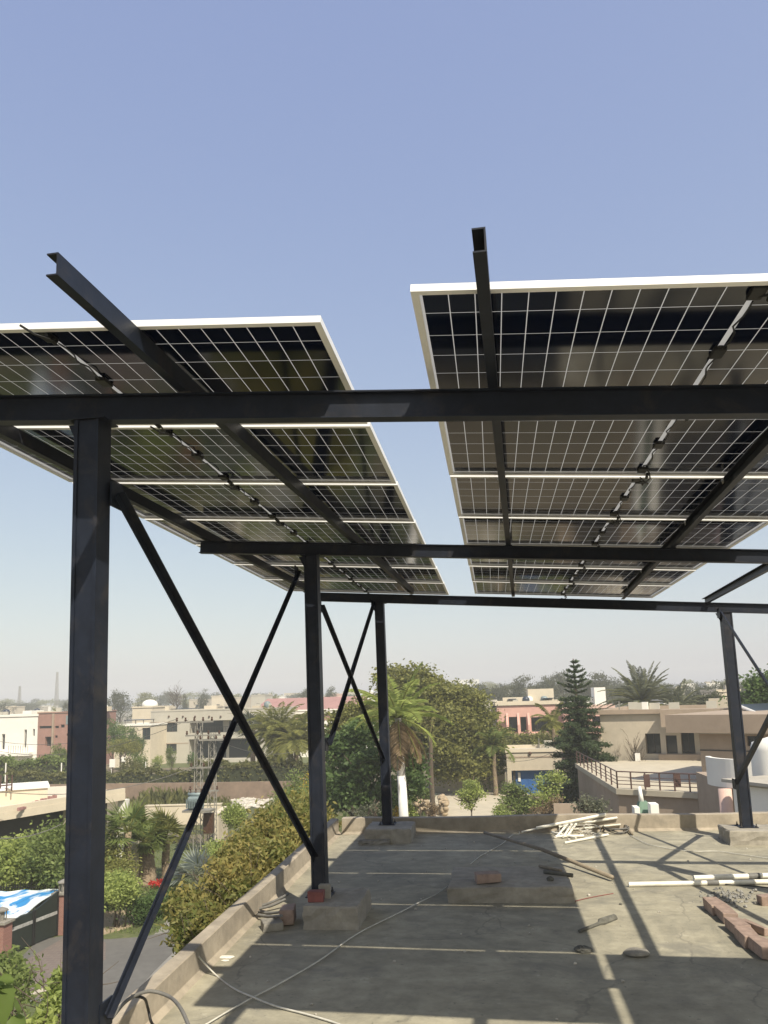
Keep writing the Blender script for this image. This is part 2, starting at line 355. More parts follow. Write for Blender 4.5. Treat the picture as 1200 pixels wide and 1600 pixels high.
def parapet(pts_in, thick, hs, outward):
    """wavy hand-plastered upstand along an inner line; section has a small cove at its foot"""
    m = MB(); n = len(pts_in); vs = []; fs = []
    for i, (p, h) in enumerate(zip(pts_in, hs)):
        jx = .004*math.sin(i*.31)+rnd.uniform(-.0015, .0015); jh = .003*math.sin(i*.23+1)+rnd.uniform(-.0015, .0015)
        for off, z in ((-.06, -.01), (-.03, .008), (-.006, .028), (0+jx, h-.006+jh), (.006+jx, h+jh), (thick-.012, h+jh+.002), (thick, h-.012+jh), (thick, -.44)):
            vs.append((p[0]+outward[0]*off, p[1]+outward[1]*off, RZ+z))
    for i in range(n-1):
        for k in range(7): fs.append((i*8+k, i*8+k+1, (i+1)*8+k+1, (i+1)*8+k))
    fs += [tuple(range(8)), tuple(range((n-1)*8, n*8))]
    m.add(vs, fs); return m
yy = np.linspace(-5, 10.33, 120)
parapet([(wx(y), y) for y in yy], .10, [.165+.003*max(0, y-4) for y in yy], (-1, 0)).build('parapet', MT['parapet'], own)
xx = np.linspace(-2.0, 9, 110)
parapet([(x, wy(x)) for x in xx], .11, [.19+.004*math.sin(x*2) for x in xx], (0, 1)).build('parapet', MT['parapet'], own)

# ================================================================= steel frame
PS = (1.3464, -.071, -.003)                       # underside plane of the panels (relative to the eye)
def pz(x, y): return EYE+PS[0]+PS[1]*x+PS[2]*y
fr = root('steel_canopy_frame', (-1.7, 3.2, RZ), 'dark painted steel frame of columns, beams and crossed braces carrying the solar panels', 'steel frame')
def ibeam(a, b, h=.115, w=.065, t=.007):
    # a,b at the top centre
    p = [(-w/2, 0), (-w/2, -t), (-t/2, -t), (-t/2, -h+t), (-w/2, -h+t), (-w/2, -h), (w/2, -h), (w/2, -h+t), (t/2, -h+t), (t/2, -t), (w/2, -t), (w/2, 0)]
    return MB().profile(a, b, p)
def cchan(a, b, h=.077, w=.040, t=.005):
    # web on the +x side, flanges pointing to -x ; a,b at the top centre
    s = 1 if b[1] > a[1] else -1
    p = [(w/2, 0), (-w/2, 0), (-w/2, -t), (w/2-t, -t), (w/2-t, -h+t), (-w/2, -h+t), (-w/2, -h), (w/2, -h)]
    return MB().profile(a, b, [(s*u, v) for u, v in p])
def L_iron(a, b, w=.045, t=.005, up=(0,1,0)):
    return MB().profile(a, b, [(0,0),(w,0),(w,t),(t,t),(t,w),(0,w)], up=up)
TOPOFF = -.082
def beam_z(x, y): return pz(x, y)+TOPOFF
beams = {'near': ((-3.0, 3.2), (4.6, 3.19)), 'mid': ((-2.53, 6.68), (4.6, 6.66)), 'far': ((-2.27, 10.0), (4.6, 9.78))}
BT = {}
for k, (a, b) in beams.items():
    za, zb = beam_z(*a), beam_z(*b)
    if k == 'far': za = Y(503, 925, 10.0)[2]; zb = Y(1200, 944, 9.84)[2]; zb = za+(zb-za)*(4.6+2.16)/(Y(1200,944,9.84)[0]+2.16)
    if k == 'near': za = Y(0, 618, 3.17)[2]; zb = Y(1200, 601, 3.17)[2]; xa_ = Y(0, 618, 3.17)[0]; sl_ = (zb-za)/(Y(1200, 601, 3.17)[0]-xa_); zb = za+sl_*(4.6-xa_); za = za+sl_*(-3-xa_)
    BT[k] = ((*a, za), (*b, zb))
    ibeam(BT[k][0], BT[k][1], h={'near': .120, 'mid': .108, 'far': .112}[k]).build('beam', MT['steel'], fr)
def bz(k, x):
    a, b = BT[k]; return a[2]+(b[2]-a[2])*(x-a[0])/(b[0]-a[0])
# purlins (x at y=2, x at y=10)
purl = [(-2.56, 2.6, -2.36, 10.12), (-1.325, 2.185, -.985, 10.12), (.020, 2.14, .30, 10.12), (1.31, 2.0, 1.64, 10.12), (2.33, 2.0, 2.60, 10.12)]
for x0, y0, x1, y1 in purl:
    ze_ = pz(x1, y1)-.004 if x0 < 2 else bz('far', x1)+.079
    cchan((x0, y0, pz(x0, y0)-.004), (x1, y1, ze_)).build('purlin', MT['steel'], fr)
def column(bx, by, bzz, tx, ty, tz, w=.115, d=.105):
    """two lipped channels welded toe to toe: box with raised edges and a seam"""
    t = .010
    p = [(-w/2, -d/2-.007), (-w/2+.016, -d/2-.007), (-w/2+.018, -d/2), (w/2-.018, -d/2), (w/2-.016, -d/2-.007), (w/2, -d/2-.007),
         (w/2, d/2+.007), (w/2-.016, d/2+.007), (w/2-.018, d/2), (-w/2+.018, d/2), (-w/2+.016, d/2+.007), (-w/2, d/2+.007)]
    m = MB(); n = len(p)
    vs = [(bx+u, by+v, bzz) for u, v in p]+[(tx+u, ty+v, tz) for u, v in p]
    m.add(vs, [(i, (i+1) % n, n+(i+1) % n, n+i) for i in range(n)]+[tuple(range(n))[::-1], tuple(range(n, 2*n))])
    o = m.build('column', MT['steel'], fr)
    MB().box(bx-.1, by-.1, bzz, bx+.1, by+.1, bzz+.008).build('base_plate', MT['steel'], fr)
    for sx in (-.08, .08):
        for sy in (-.08, .08): MB().tube([(bx+sx, by+sy, bzz+.009), (bx+sx, by+sy, bzz+.022), (bx+sx, by+sy, bzz+.023), (bx+sx, by+sy, bzz+.045)], [.012, .012, .006, .006], 6).build('anchor_bolt', MT['weld'], fr)
    return o
cols = [  # base x,y,z(rel floor) ; top x,y ; beam
 (-1.700, 3.21, .14, -1.717, 3.20, 'near'), (-1.445, 6.47, .165, -1.522, 6.68, 'mid'), (-1.372, 9.98, .165, -1.398, 9.99, 'far'),
 (2.735, 9.68, .150, 2.765, 9.84, 'far'), (2.75, 6.6, .15, 2.77, 6.68, 'mid'), (2.75, 3.2, .15, 2.77, 3.2, 'near')]
hh = {'near': .120, 'mid': .108, 'far': .112}
for i, (bx, by, b0, tx, ty, k) in enumerate(cols):
    column(bx, by, RZ+b0, tx, ty, bz(k, tx)-hh[k], w=.115 if i else .112, d=.105)
    z = bz(k, tx)-hh[k]
    MB().box(tx-.085, ty-.07, z-.006, tx+.085, ty+.07, z-.0005).build('cap_plate', MT['steel'], fr)
    # triangular gussets under the beam
    MB().add([(tx-.058, ty-.004, z-.007), (tx-.115, ty-.004, z-.007), (tx-.058, ty-.004, z-.12), (tx-.058, ty+.004, z-.007), (tx-.115, ty+.004, z-.007), (tx-.058, ty+.004, z-.12)],
             [(0,1,2), (3,5,4), (0,3,4,1), (1,4,5,2), (2,5,3,0)]).build('gusset', MT['steel'], fr)
def brace(a, b, w=.05):
    L_iron(a, b, w, .006, up=(1,0,0)).build('brace', MT['steel'], fr)
    a = V(*a); b = V(*b); d = (b-a)/np.linalg.norm(b-a)
    for e, s_ in ((a, 1), (b, -1)):
        m = MB(); c = e+d*s_*.02; x_ = c[0]-.012
        m.box(x_-.004, c[1]-.055, c[2]-.055, x_+.004, c[1]+.055, c[2]+.055); m.build('brace_plate', MT['steel'], fr)
# left row crossed braces, right row crossed braces
brace(Y(183, 770, 3.27), Y(493, 1343, 6.50), .040)
brace(Y(466, 893, 6.64), Y(166, 1592, 3.28), .029)
brace(Y(501, 945, 6.80), Y(598, 1186, 9.92), .036)
brace(Y(583, 942, 9.95), Y(512, 1165, 6.80), .036)
brace(V(2.66, 9.72, Y(1112, 958, 9.8)[2]), V(2.72, 6.7, Z(.58)), .034)
brace(Y(1148, 1226, 9.6), V(2.72, 6.7, EYE+.74), .042)
brace(V(2.70, 6.6, EYE+.62), V(2.70, 3.3, Z(.55))); brace(V(2.71, 6.6, Z(.55)), V(2.71, 3.3, EYE+.62))
# weld beads and panel clips where purlins cross
for x0, y0, x1, y1 in purl[:4]:
    for k in ('near', 'mid', 'far'):
        yb_ = beams[k][0][1]; t_ = (yb_-y0)/(y1-y0); xc = x0+(x1-x0)*t_; zc = bz(k, xc)
        for s_ in (-1, 1):
            MB().tube([(xc-.03, yb_+s_*.030, zc+.002), (xc, yb_+s_*.031, zc+.004), (xc+.03, yb_+s_*.030, zc+.002)], [.004, .006, .004], 6).build('weld_bead', MT['weld'], fr)
    for gx0, gy0 in ((-2.842, 2.71), (-.2157, 2.503)):
        if not (gx0 < (x0+x1)/2 < gx0+2.28): continue
        for i in range(1, 7):
            yc = gy0+i*1.154-.017; t_ = (yc-y0)/(y1-y0); xc = x0+(x1-x0)*t_; zc = pz(xc, yc)-.004
            m = MB().box(xc-.024, yc-.016, zc-.034, xc-.0205, yc+.016, zc-.002); m.tube([(xc-.03, yc, zc-.018), (xc-.0245, yc, zc-.018)], .007, 6)
            m.build('panel_clip', MT['galvclip'], fr)
# ================================================================= concrete footings on the roof
def footing(x0, y0, x1, y1, h, label, jit=.012, mat='block', name='concrete_block', grp=None):
    p = [(x0,y0),(x1,y0),(x1,y1),(x0,y1)]
    m = MB(); vs = []; k = 7; fs = []
    per = []
    for a, b in zip(p, p[1:]+p[:1]):
        for i in range(k): per.append((a[0]+(b[0]-a[0])*i/k, a[1]+(b[1]-a[1])*i/k))
    n = len(per); ce = ((x0+x1)/2, (y0+y1)/2)
    for z, s in ((-.012, 1.015), (h*.33, 1.), (h*.62, 1.005), (h-.012, 1.), (h, .975)):
        for q in per: vs.append((ce[0]+(q[0]-ce[0])*s+rnd.uniform(-jit, jit)*.6, ce[1]+(q[1]-ce[1])*s+rnd.uniform(-jit, jit)*.6, RZ+z+(rnd.uniform(-jit, jit)*.35 if z > 0 else 0)))
    for r in range(4):
        for i in range(n): fs.append((r*n+i, r*n+(i+1) % n, (r+1)*n+(i+1) % n, (r+1)*n+i))
    vs.append((*ce, RZ+h)); c = len(vs)-1
    for i in range(n): fs.append((4*n+i, 4*n+(i+1) % n, c))
    m.add(vs, fs)
    o = m.build(name, MT[mat], None, org=(ce[0], ce[1], RZ)); return tag(o, label, 'concrete block', grp)
footing(-1.505, 6.12, -1.085, 6.72, .165, 'grey concrete footing block under the middle left column, red brick on its corner')
footing(-1.60, 9.60, -1.05, 10.18, .165, 'grey concrete footing block under the far left column in shade')
footing(2.47, 9.39, 3.15, 9.86, .150, 'sunlit concrete footing block under the far right column')
footing(-1.87, 2.95, -1.45, 3.45, .14, 'concrete footing block under the nearest left column')
footing(2.5, 6.3, 3.0, 6.9, .15, 'concrete footing block of the middle right column outside the view')
footing(-.46, 6.92, .56, 7.72, .125, 'broad low concrete plinth in the middle of the roof with a broken brick on it', .016)
footing(-1.66, 9.5, -1.3, 9.6, .05, 'lumpy mortar scrap along the foot of the far left footing block', .02, 'stone', 'mortar_scrap')
# ================================================================= solar panels
PW, PD, PH = 2.278, 1.120, .026
def panel_proto():
    r = bpy.data.objects.new('solar_panel', None); col.objects.link(r); ORG[r.name] = V(0,0,0)
    m = MB(); t = .0115
    m.box(0,0,0, PW,t,PH); m.box(0,PD-t,0, PW,PD,PH); m.box(0,t,0, t,PD-t,PH); m.box(PW-t,t,0, PW,PD-t,PH)
    fl = .028
    m.box(t,t,.0, PW-t,fl,.002); m.box(t,PD-fl,.0, PW-t,PD-t,.002); m.box(t,fl,0, .016+t,PD-fl,.002); m.box(PW-t-.016,fl,0, PW-t,PD-fl,.002)
    m.build('frame', MT['alu'], r)
    m = MB().add([(t,t,.021),(PW-t,t,.021),(PW-t,PD-t,.021),(t,PD-t,.021)], [(0,1,2,3)]); m.build('cell_sheet', MT['cell'], r)
    # pale strip at the middle and three junction boxes
    for k, yb in enumerate((.09, PD/2, PD-.09)):
        b = MB().box(PW/2-.024, yb-.042, .002, PW/2+.024, yb+.042, .0205); b.box(PW/2-.012, yb-.054, .008, PW/2+.008, yb-.042, .018)
        b.build('junction_box', MT['jbox'], r, bevel=.003)
    def lead(s, sag):
        y0 = .13 if s < 0 else PD-.13
        p = [(PW/2+.012*s, y0, .012), (PW/2+.04, y0+s*.05, -.004), (PW/2+.055, y0+s*.10, -.020-sag), (PW/2+.03, y0+s*.17, -.03-sag), (PW/2-.01, y0+s*.21, -.022)]
        MB().tube(p, .0045, 6).build('lead_cable', MT['cable'], r)
    lead(-1, .012); lead(1, .004)
    g_ = random.Random(5)
    for y0, y1 in ((.16, PD/2-.05), (PD/2+.05, PD-.16)):
        P = [(PW/2+.004+g_.uniform(-.012, .012), y0+(y1-y0)*i/6, .014+g_.uniform(-.012, .004)) for i in range(7)]
        MB().tube(P, .0036, 6).build('string_cable', MT['cable'], r)
    for yc in (.06, PD-.05): MB().tube([(PW/2+.03, yc-.03, -.012), (PW/2+.035, yc+.03, -.018)], .009, 7).build('connector', MT['jbox'], r)
    return r
proto = panel_proto()
def clone(o, parent=None):
    c = o.copy(); col.objects.link(c); c.parent = parent
    for ch in o.children: clone(ch, c)
    return c
slope = math.atan(.071)
pan = []
ord7 = ['nearest', 'second', 'third', 'fourth', 'fifth', 'sixth', 'farthest']
first = True
for g, (x0, y0, gname) in enumerate(((-2.842, 2.71, 'left'), (-.2157, 2.503, 'right'), (2.118, 2.503, 'third'))):
    n = 7 if g < 2 else 1
    for i in range(n):
        r = proto if first else clone(proto); first = False
        y = y0+i*1.154; x = x0+(.004*i if g < 2 else 0)+rnd.uniform(-.002, .002)
        r.location = (x, y, pz(x, y)-.001+rnd.uniform(0, .002)); r.rotation_euler = (-.003, slope, 0)
        if g < 2: tag(r, f'{ord7[i]} framed solar panel of the {gname} canopy row seen from below', 'solar panel', 'framed solar panels on the steel frame')
        else: tag(r, 'framed solar panel beyond the right edge of the view, shading the roof corner', 'solar panel', 'framed solar panels on the steel frame')
        r.name = 'solar_panel'
# ================================================================= loose things on the roof
def roofp(px, py, dz=0): p = G(px, py, RZ+dz); return p
def tubeobj(name, pts, r, mat, label, cat, group=None, n=8, smooth=True):
    m = MB().tube(pts, r, n); o = m.build(name, MT[mat], None, smooth=smooth, org=pts[0]); return tag(o, label, cat, group)
def smoothpts(ctrl, k=8):
    P = [V(*p) for p in ctrl]; P = [2*P[0]-P[1]]+P+[2*P[-1]-P[-2]]; out = []
    for i in range(1, len(P)-2):
        for s in range(k):
            t = s/k; a, b, c, d = P[i-1:i+3]
            out.append(.5*((2*b)+(-a+c)*t+(2*a-5*b+4*c-d)*t*t+(-a+3*b-3*c+d)*t**3))
    out.append(P[-2]); return out
# long white cables lying on the roof
c1 = [roofp(*q, .012) for q in ((700,1384),(684,1396),(655,1410),(628,1424),(560,1458),(500,1500),(440,1535),(400,1556),(360,1578),(318,1603))]
tubeobj('cable', smoothpts(c1), .0048, 'wcable', 'thin pale cable running diagonally across the shaded roof to the plinth', 'cable')
c2 = [Y(305,1482,5.2), Y(310,1494,5.12), roofp(338,1524,.01), roofp(366,1545,.01), roofp(395,1558,.02), roofp(430,1572,.01), roofp(480,1585,.01), roofp(520,1597,.01), roofp(560,1612,.01)]
tubeobj('cable', smoothpts(c2), .0055, 'wcable', 'thin pale cable dropping off the left parapet and crossing another cable', 'cable')
c3 = [roofp(*q, .01) for q in ((735,1350),(750,1338),(768,1328),(785,1318),(800,1305),(812,1302),(805,1290))]
tubeobj('cable', smoothpts(c3), .004, 'wcable', 'twisted pale cable in the shade behind the concrete plinth', 'cable')
c4 = [roofp(*q, .01) for q in ((985,1305),(1010,1318),(1040,1325),(1080,1330),(1120,1330),(1150,1334),(1200,1341),(1260,1350))]
tubeobj('cable', smoothpts(c4), .004, 'wcable', 'thin pale cable running from the coil towards the right footing', 'cable')
c5 = [roofp(*q, .01) for q in ((1060,1380),(1085,1377),(1115,1376),(1135,1382),(1170,1384),(1210,1388))]
tubeobj('cable', smoothpts(c5), .005, 'cable', 'thin black cable looped beside the two long white pipes', 'cable')
# black flexible conduit arching over the left parapet beside the nearest column
c6 = [Y(150,1618,3.55), Y(175,1590,3.7), Y(200,1562,3.85), Y(232,1549,4.0), Y(262,1556,4.02), Y(280,1572,3.9), Y(293,1598,3.8), Y(300,1620,3.7)]
tubeobj('flexible_conduit', smoothpts(c6), .009, 'conduit', 'grey flexible conduit arching over the left parapet beside the nearest column', 'conduit')
c7 = [Y(205,1556,3.95), Y(225,1560,4.0), Y(231,1575,4.1), Y(236,1596,4.1), Y(243,1604,4.15), Y(260,1612,4.1)]
tubeobj('cable', smoothpts(c7), .007, 'cable', 'short black cable hanging down the inner face of the left parapet', 'cable')
# conduits poking out at the left parapet
for i, (a, b) in enumerate((((402,1417),(450,1397)),((404,1420),(446,1405)),((404,1425),(445,1424)),((402,1429),(440,1431)))):
    p = [roofp(*a, .04), roofp((a[0]+b[0])/2, (a[1]+b[1])/2+2, .05), roofp(*b, .06+.02*i)]
    tubeobj('conduit_end', smoothpts(p), .011, 'conduit', ['upper grey conduit end lying along the left parapet foot', 'second grey conduit end of the bundle at the left parapet', 'third grey conduit end of the bundle at the left parapet', 'lowest dark conduit end of the bundle at the left parapet'][i], 'conduit', 'conduit ends at the left parapet')
m = MB(); b0 = roofp(406, 1428, 0)
m.box(b0[0]-.13, b0[1]+.02, RZ, b0[0]-.02, b0[1]+.2, RZ+.11)
tag(m.build('hollow_block', MT['parapet'], None, org=(b0[0], b0[1], RZ), bevel=.008), 'small plaster lump against the left parapet behind the conduit bundle', 'block')
# pole lying across the plinth
p0, p1 = roofp(757, 1301, .07), roofp(957, 1371, .035)
tubeobj('wooden_pole', [p0, (p0+p1)/2+V(0,0,.035), p1], [.016, .019, .020], 'wood', 'long weathered wooden pole lying from the back parapet past the plinth', 'pole')
# two long white pipes on the right
def pipe(a, b, r, label, grp='white plastic pipes lying on the roof', h=.0, joint=True, name='plastic_pipe'):
    a = roofp(*a, r+h); b = roofp(*b, r+h)
    m = MB().tube([a, b], r, 12)
    o = m.build(name, MT['pvc'], None, smooth=False, org=a); tag(o, label, 'pipe', grp)
    if joint:
        q = a+(b-a)*.38; d = (b-a)/np.linalg.norm(b-a)
        MB().tube([q-d*.05, q+d*.05], r*1.16, 12).build('coupling', MT['conduit'], None)
        c = bpy.data.objects[col.objects[-1].name]; c.parent = o
        c.data.transform(Matrix.Translation(-Vector(a)))
    return o
pipe((982,1382), (1330,1375), .021, 'lower of the two long white pipes on the sunlit floor at right')
pipe((1084,1372), (1330,1364), .024, 'upper of the two long white pipes on the sunlit floor at right', h=.0)
# the heap of offcuts by the back parapet (pixel ends, lifted a little where they cross)
heap = [((838,1294),(942,1268),.07,.20,.019,'longest white pipe leaning on top of the heap against the back parapet'),
 ((868,1281),(962,1275),.06,.16,.015,'white pipe lying level across the top of the heap'),
 ((870,1285),(925,1284),.10,.12,.014,'short white pipe under the level one in the heap'),
 ((871,1306),(889,1282),.02,.12,.014,'steep left white offcut standing up in the heap'),
 ((880,1308),(894,1283),.02,.11,.013,'thin steep white offcut beside the left one in the heap'),
 ((886,1307),(901,1284),.02,.11,.014,'right steep white offcut of the heap'),
 ((868,1307),(912,1306),.02,.02,.017,'white offcut lying flat at the front foot of the heap'),
 ((882,1317),(950,1304),.015,.02,.014,'white offcut lying in front of the heap pointing at the coil'),
 ((862,1300),(900,1309),.03,.02,.012,'thin white offcut crossing the heap base at left'),
 ((815,1300),(870,1284),.02,.10,.010,'thin white pipe end poking out of the heap into the shade'),
 ((874,1297),(905,1295),.02,.05,.013,'short white offcut inside the heap'),
 ((895,1290),(965,1283),.03,.08,.011,'pale thin pipe at the back of the heap')]
for a, b, ha, hb, r, lab in heap:
    A = roofp(*a, ha); B = roofp(*b, hb)
    B[1] = min(B[1], wy(B[0])-.03); A[1] = min(A[1], wy(A[0])-.03)
    tag(MB().tube([A, B], r, 10).build('plastic_pipe', MT['pvc'], None, org=A), lab, 'pipe', 'white pipe offcuts heaped by the back parapet')
A = roofp(962, 1277, .05); B = roofp(988, 1303, .02)
tubeobj('wooden_batten', [A, B], .015, 'wood', 'short weathered batten lying between the coil and the back parapet', 'batten')
# coil of cable
cc = roofp(963, 1297, .02); pts = []
for i in range(140):
    t = i/140*2*math.pi*7; r = .12+.012*math.sin(t*.37)+rnd.uniform(-.004, .004)
    pts.append((cc[0]+r*math.cos(t)*1.15, cc[1]+r*1.6*math.sin(t), RZ+.012+.05*abs(math.sin(i*.11))+rnd.uniform(0, .01)))
tubeobj('cable_coil', pts, .006, 'conduit', 'coiled grey cable on the sunlit floor beside the pipe heap', 'coil')
for i_, (x_, y_, rr_, lab) in enumerate(((905,1300,.10,'tangled loop of white wire over the pipe heap'), (885,1302,.07,'small loop of white wire at the left of the pipe heap'), (925,1304,.09,'springy loop of white wire between the heap and the coil'))):
    q_ = roofp(x_, y_, .02); P_ = []
    for i in range(60):
        t = i/60*2*math.pi*2.6; P_.append((q_[0]+rr_*1.3*math.cos(t)+.03*math.sin(t*.6+i_), q_[1]+rr_*1.4*math.sin(t), RZ+.015+.09*(1+math.sin(t*.7+i_))*.6))
    tubeobj('wire_loop', P_, .0035, 'wcable', lab, 'wire')
# rubble crumbs around the heap
m = MB()
for i in range(60):
    p = roofp(rnd.uniform(862, 935), rnd.uniform(1294, 1312), .01); s = rnd.uniform(.006, .022)
    m.sphere((p[0], p[1], RZ+s*.5), s, 6, 4, (1, 1.1, .6), .25)
tag(m.build('plaster_crumbs', MT['rubble'], None), 'pale plaster crumbs scattered under the pipe heap', 'rubble', kind='stuff')
m = MB()
for i in range(130):
    a = rnd.gauss(1140, 22); b = 1402+rnd.gauss(0, 6)+(a-1140)*.05
    p = roofp(a, b, .005); s = rnd.uniform(.006, .02); m.sphere((p[0], p[1], RZ+s*.4), s, 6, 4, (1, 1.1, .7), .3)
tag(m.build('gravel_patch', MT['gravel'], None), 'small patch of grey gravel behind the bricks at right', 'gravel', kind='stuff')
m = MB()
for i in range(170):
    x = rnd.uniform(-1.8, 3); y = rnd.uniform(3.9, 10.1); s = rnd.choice((.003, .004, .005, .008, .011))
    m.sphere((x, y, RZ+s*.5), s, 5, 3, (1, 1, .7), .3)
tag(m.build('loose_grit', MT['rubble'], None), 'loose grit and pebbles scattered over the roof floor', 'grit', kind='stuff')
def brick(px, py, ang, label, mat='brick', dz=0., size=(.225, .108, .072), grp=None, tilt=0, name='brick'):
    p = roofp(px, py, dz); a, b, c = (s/2 for s in size)
    m = MB(); m.box(-a, -b, 0, a, b, c*2)
    for i, q in enumerate(m.v): m.v[i] = tuple(v+rnd.uniform(-.008, .008) for v in q)
    o = m.build(name, MT[mat], None, bevel=.006); o.location = (p[0], p[1], RZ+dz+.002); o.rotation_euler = (0, tilt, math.radians(ang))
    return tag(o, label, 'brick', grp)
gb = 'bricks lying in a broken row at right'
q0, q1 = roofp(1112,1419), roofp(1200,1500); qd = (q1-q0)/np.linalg.norm(q1-q0); qa = math.degrees(math.atan2(qd[1], qd[0]))
for i, (s, off, lab) in enumerate(((.10,0,'farthest brick of the broken row at right'), (.34,.012,'second farthest brick of the broken row, with pale mortar on its end'), (.66,.0,'middle brick of the broken row at right, after the gap'), (.90,-.01,'brick just in front of the middle one in the broken row'), (1.14,.008,'nearest brick of the broken row at the right edge'))):
    o = brick(1120,1420, qa+(3,-2,1,-1,2)[i], lab, size=(.232,.11,.078), grp=gb); o.location.x = q0[0]+qd[0]*s+off; o.location.y = q0[1]+qd[1]*s
brick(1180,1455,-70,'thin broken slice lying against the inner side of the broken row', size=(.26,.04,.05), grp=gb)
brick(1200,1413,8,'half brick at the right edge behind the broken row', size=(.15,.10,.07), grp=gb)
brick(494,1408,2,'bright red brick standing on the footing of the middle left column', 'redbrick', .165, (.12,.09,.075))
brick(508,1402,0,'pale broken brick between the red brick and the middle left column', 'block', .165, (.09,.07,.10))
brick(762,1378,10,'broken brick with red edge lying on the concrete plinth', 'brick', .125, (.20,.15,.075))
brick(449,1441,10,'rough brick leaning at the left side of the middle left footing', 'brick', 0, (.11,.22,.11))
brick(425,1452,25,'low brick lump on the floor beside the shade edge at left', 'stone', 0, (.15,.14,.06))
def lump(px, py, r, sq, label, mat, name, cat, dz=0):
    p = roofp(px, py, dz); m = MB().sphere((0,0,0), r, 14, 9, sq, .16 if mat in ('rag', 'paper') else .06)
    o = m.build(name, MT[mat], None, smooth=(mat == 'stone')); o.location = (p[0], p[1], RZ+dz+r*sq[2]*.7); return tag(o, label, cat)
lump(995,1493,.085,(1,.75,.30),'smooth flattish grey stone at the shade edge in front','stone','stone','stone')
lump(912,1487,.060,(1,.9,.35),'dark crumpled rag on the shaded floor near the light strip','rag','rag','rag')
lump(353,1496,.045,(1.3,.7,.10),'crumpled white paper scrap on the sunlit floor by the left parapet','paper','paper_scrap','paper')
lump(352,1501,.028,(1.0,.6,.10),'small white paper scrap next to the bigger one','paper','paper_scrap','paper')
lump(860,1377,.030,(1,1,.8),'small dark clod on the right end of the plinth','rag','clod','clod',.12)
lump(920,1400,.014,(1,1,.8),'white pebble on the sunlit floor right of the plinth','rubble','pebble','pebble')
lump(970,1414,.012,(1,1,.8),'black pebble beside the long purlin shadow','rag','pebble','pebble')
p = roofp(905, 1455, .012); q = roofp(960, 1434, .012)
d = (q-p)/np.linalg.norm(q-p); m = MB().tube([p, p+(q-p)*.55, p+(q-p)*.62, q], [.012,.014,.034,.028], 8)
tag(m.build('trowel', MT['rag'], None, org=p), 'dirty dark trowel-shaped tool lying where the shade ends', 'tool')
tubeobj('wood_offcut', [roofp(843,1353,.14), roofp(877,1361,.14)], .014, 'wood', 'short flat wood offcut on the plinth under the pole', 'offcut')
tubeobj('wood_offcut', [roofp(850,1362,.14), roofp(895,1368,.13)], .018, 'rag', 'dark wet wood offcut at the right end of the plinth', 'offcut')
tubeobj('red_wire', smoothpts([roofp(895,1409,.005), roofp(915,1404,.005), roofp(935,1400,.005), roofp(958,1396,.005)]), .0035, 'redbrick', 'thin red wire on the floor right of the plinth', 'wire')
# ================================================================= ground, lanes, lawns
def sheet(name, px, z, mat, kind='structure', sub=0):
    P = [G(a, b, 0)[:2] for a, b in px]; c = np.mean(P, 0)
    if sub:
        P = [p[:2] for p in smoothpts([(p[0], p[1], 0) for p in P]+[(P[0][0], P[0][1], 0)], sub)][:-1]
    m = MB().poly(P, z-.05, z); o = m.build(name, MT[mat], None); return tag(o, kind=kind)
R_ = 1320
m = MB().add([(-R_, -200, 0), (R_, -200, 0), (R_, R_, 0), (-R_, R_, 0)], [(0,1,2,3)]); tag(m.build('ground', MT['ground'], None), kind='structure')
def band(name, pts, z, mat, kind='structure'):   # polygon given in metres
    tag(MB().poly(pts, z-.05, z).build(name, MT[mat], None), kind=kind)
band('garden_lawn', [(-23, 3), (-2.5, 3), (-4.5, 32), (-10, 50), (-20, 54), (-33, 54), (-33, 36), (-19.5, 30)], .012, 'lawn')
sheet('lane', [(420,1296),(340,1360),(260,1440),(205,1500),(170,1560),(110,1700),(380,1700),(390,1500),(395,1420),(440,1330)], .026, 'lane')
sheet('road', [(60,1470),(110,1462),(165,1469),(225,1465),(258,1458),(330,1444),(290,1470),(240,1520),(205,1560),(160,1600),(90,1640),(40,1575),(20,1560),(0,1530)], .036, 'road')
sheet('driveway', [(20,1514),(108,1462),(150,1462),(165,1475),(165,1500),(140,1520),(90,1550),(30,1570),(-20,1560)], .046, 'paver')
sheet('kerb', [(135,1527),(100,1545),(27,1566),(27,1561),(100,1538),(135,1521)], .10, 'paving')
sheet('verge_lawn', [(27,1566),(60,1570),(100,1565),(110,1590),(90,1640),(20,1640),(-20,1600)], .07, 'lawn')
sheet('sand_patch', [(150,1428),(185,1424),(205,1426),(212,1436),(206,1448),(180,1456),(150,1460)], .05, 'sand', sub=4)
sheet('garden_path', [(262,1425),(285,1408),(300,1392),(322,1375),(330,1378),(306,1398),(290,1416),(270,1432)], .05, 'sand', sub=3)
sheet('empty_lot', [(190,1252),(480,1246),(500,1290),(430,1310),(360,1305),(195,1300)], .02, 'lot')
sheet('far_lawn', [(180,1188),(490,1180),(490,1194),(180,1202)], .02, 'lawn')
sheet('courtyard_paving', [(670,1240),(792,1232),(800,1300),(665,1300)], .03, 'paving')
sheet('back_garden', [(500,1262),(670,1250),(670,1330),(500,1330)], .02, 'lot')
# rubble strip on the lot
m = MB()
for i in range(260):
    p = G(rnd.uniform(366, 428), 1256+rnd.gauss(0, 3.0), 0); s = rnd.uniform(.12, .5)
    m.sphere((p[0], p[1], s*.2), s, 6, 4, (1.2, 1, .5), .35)
for i in range(60):
    p = G(rnd.uniform(270, 360), 1264+rnd.gauss(0, 3.0), 0); s = rnd.uniform(.08, .3)
    m.sphere((p[0], p[1], s*.2), s, 6, 4, (1.2, 1, .5), .35)
tag(m.build('rubble_strip', MT['rubble'], None), 'pale broken rubble dumped along the weedy empty lot', 'rubble', kind='stuff')
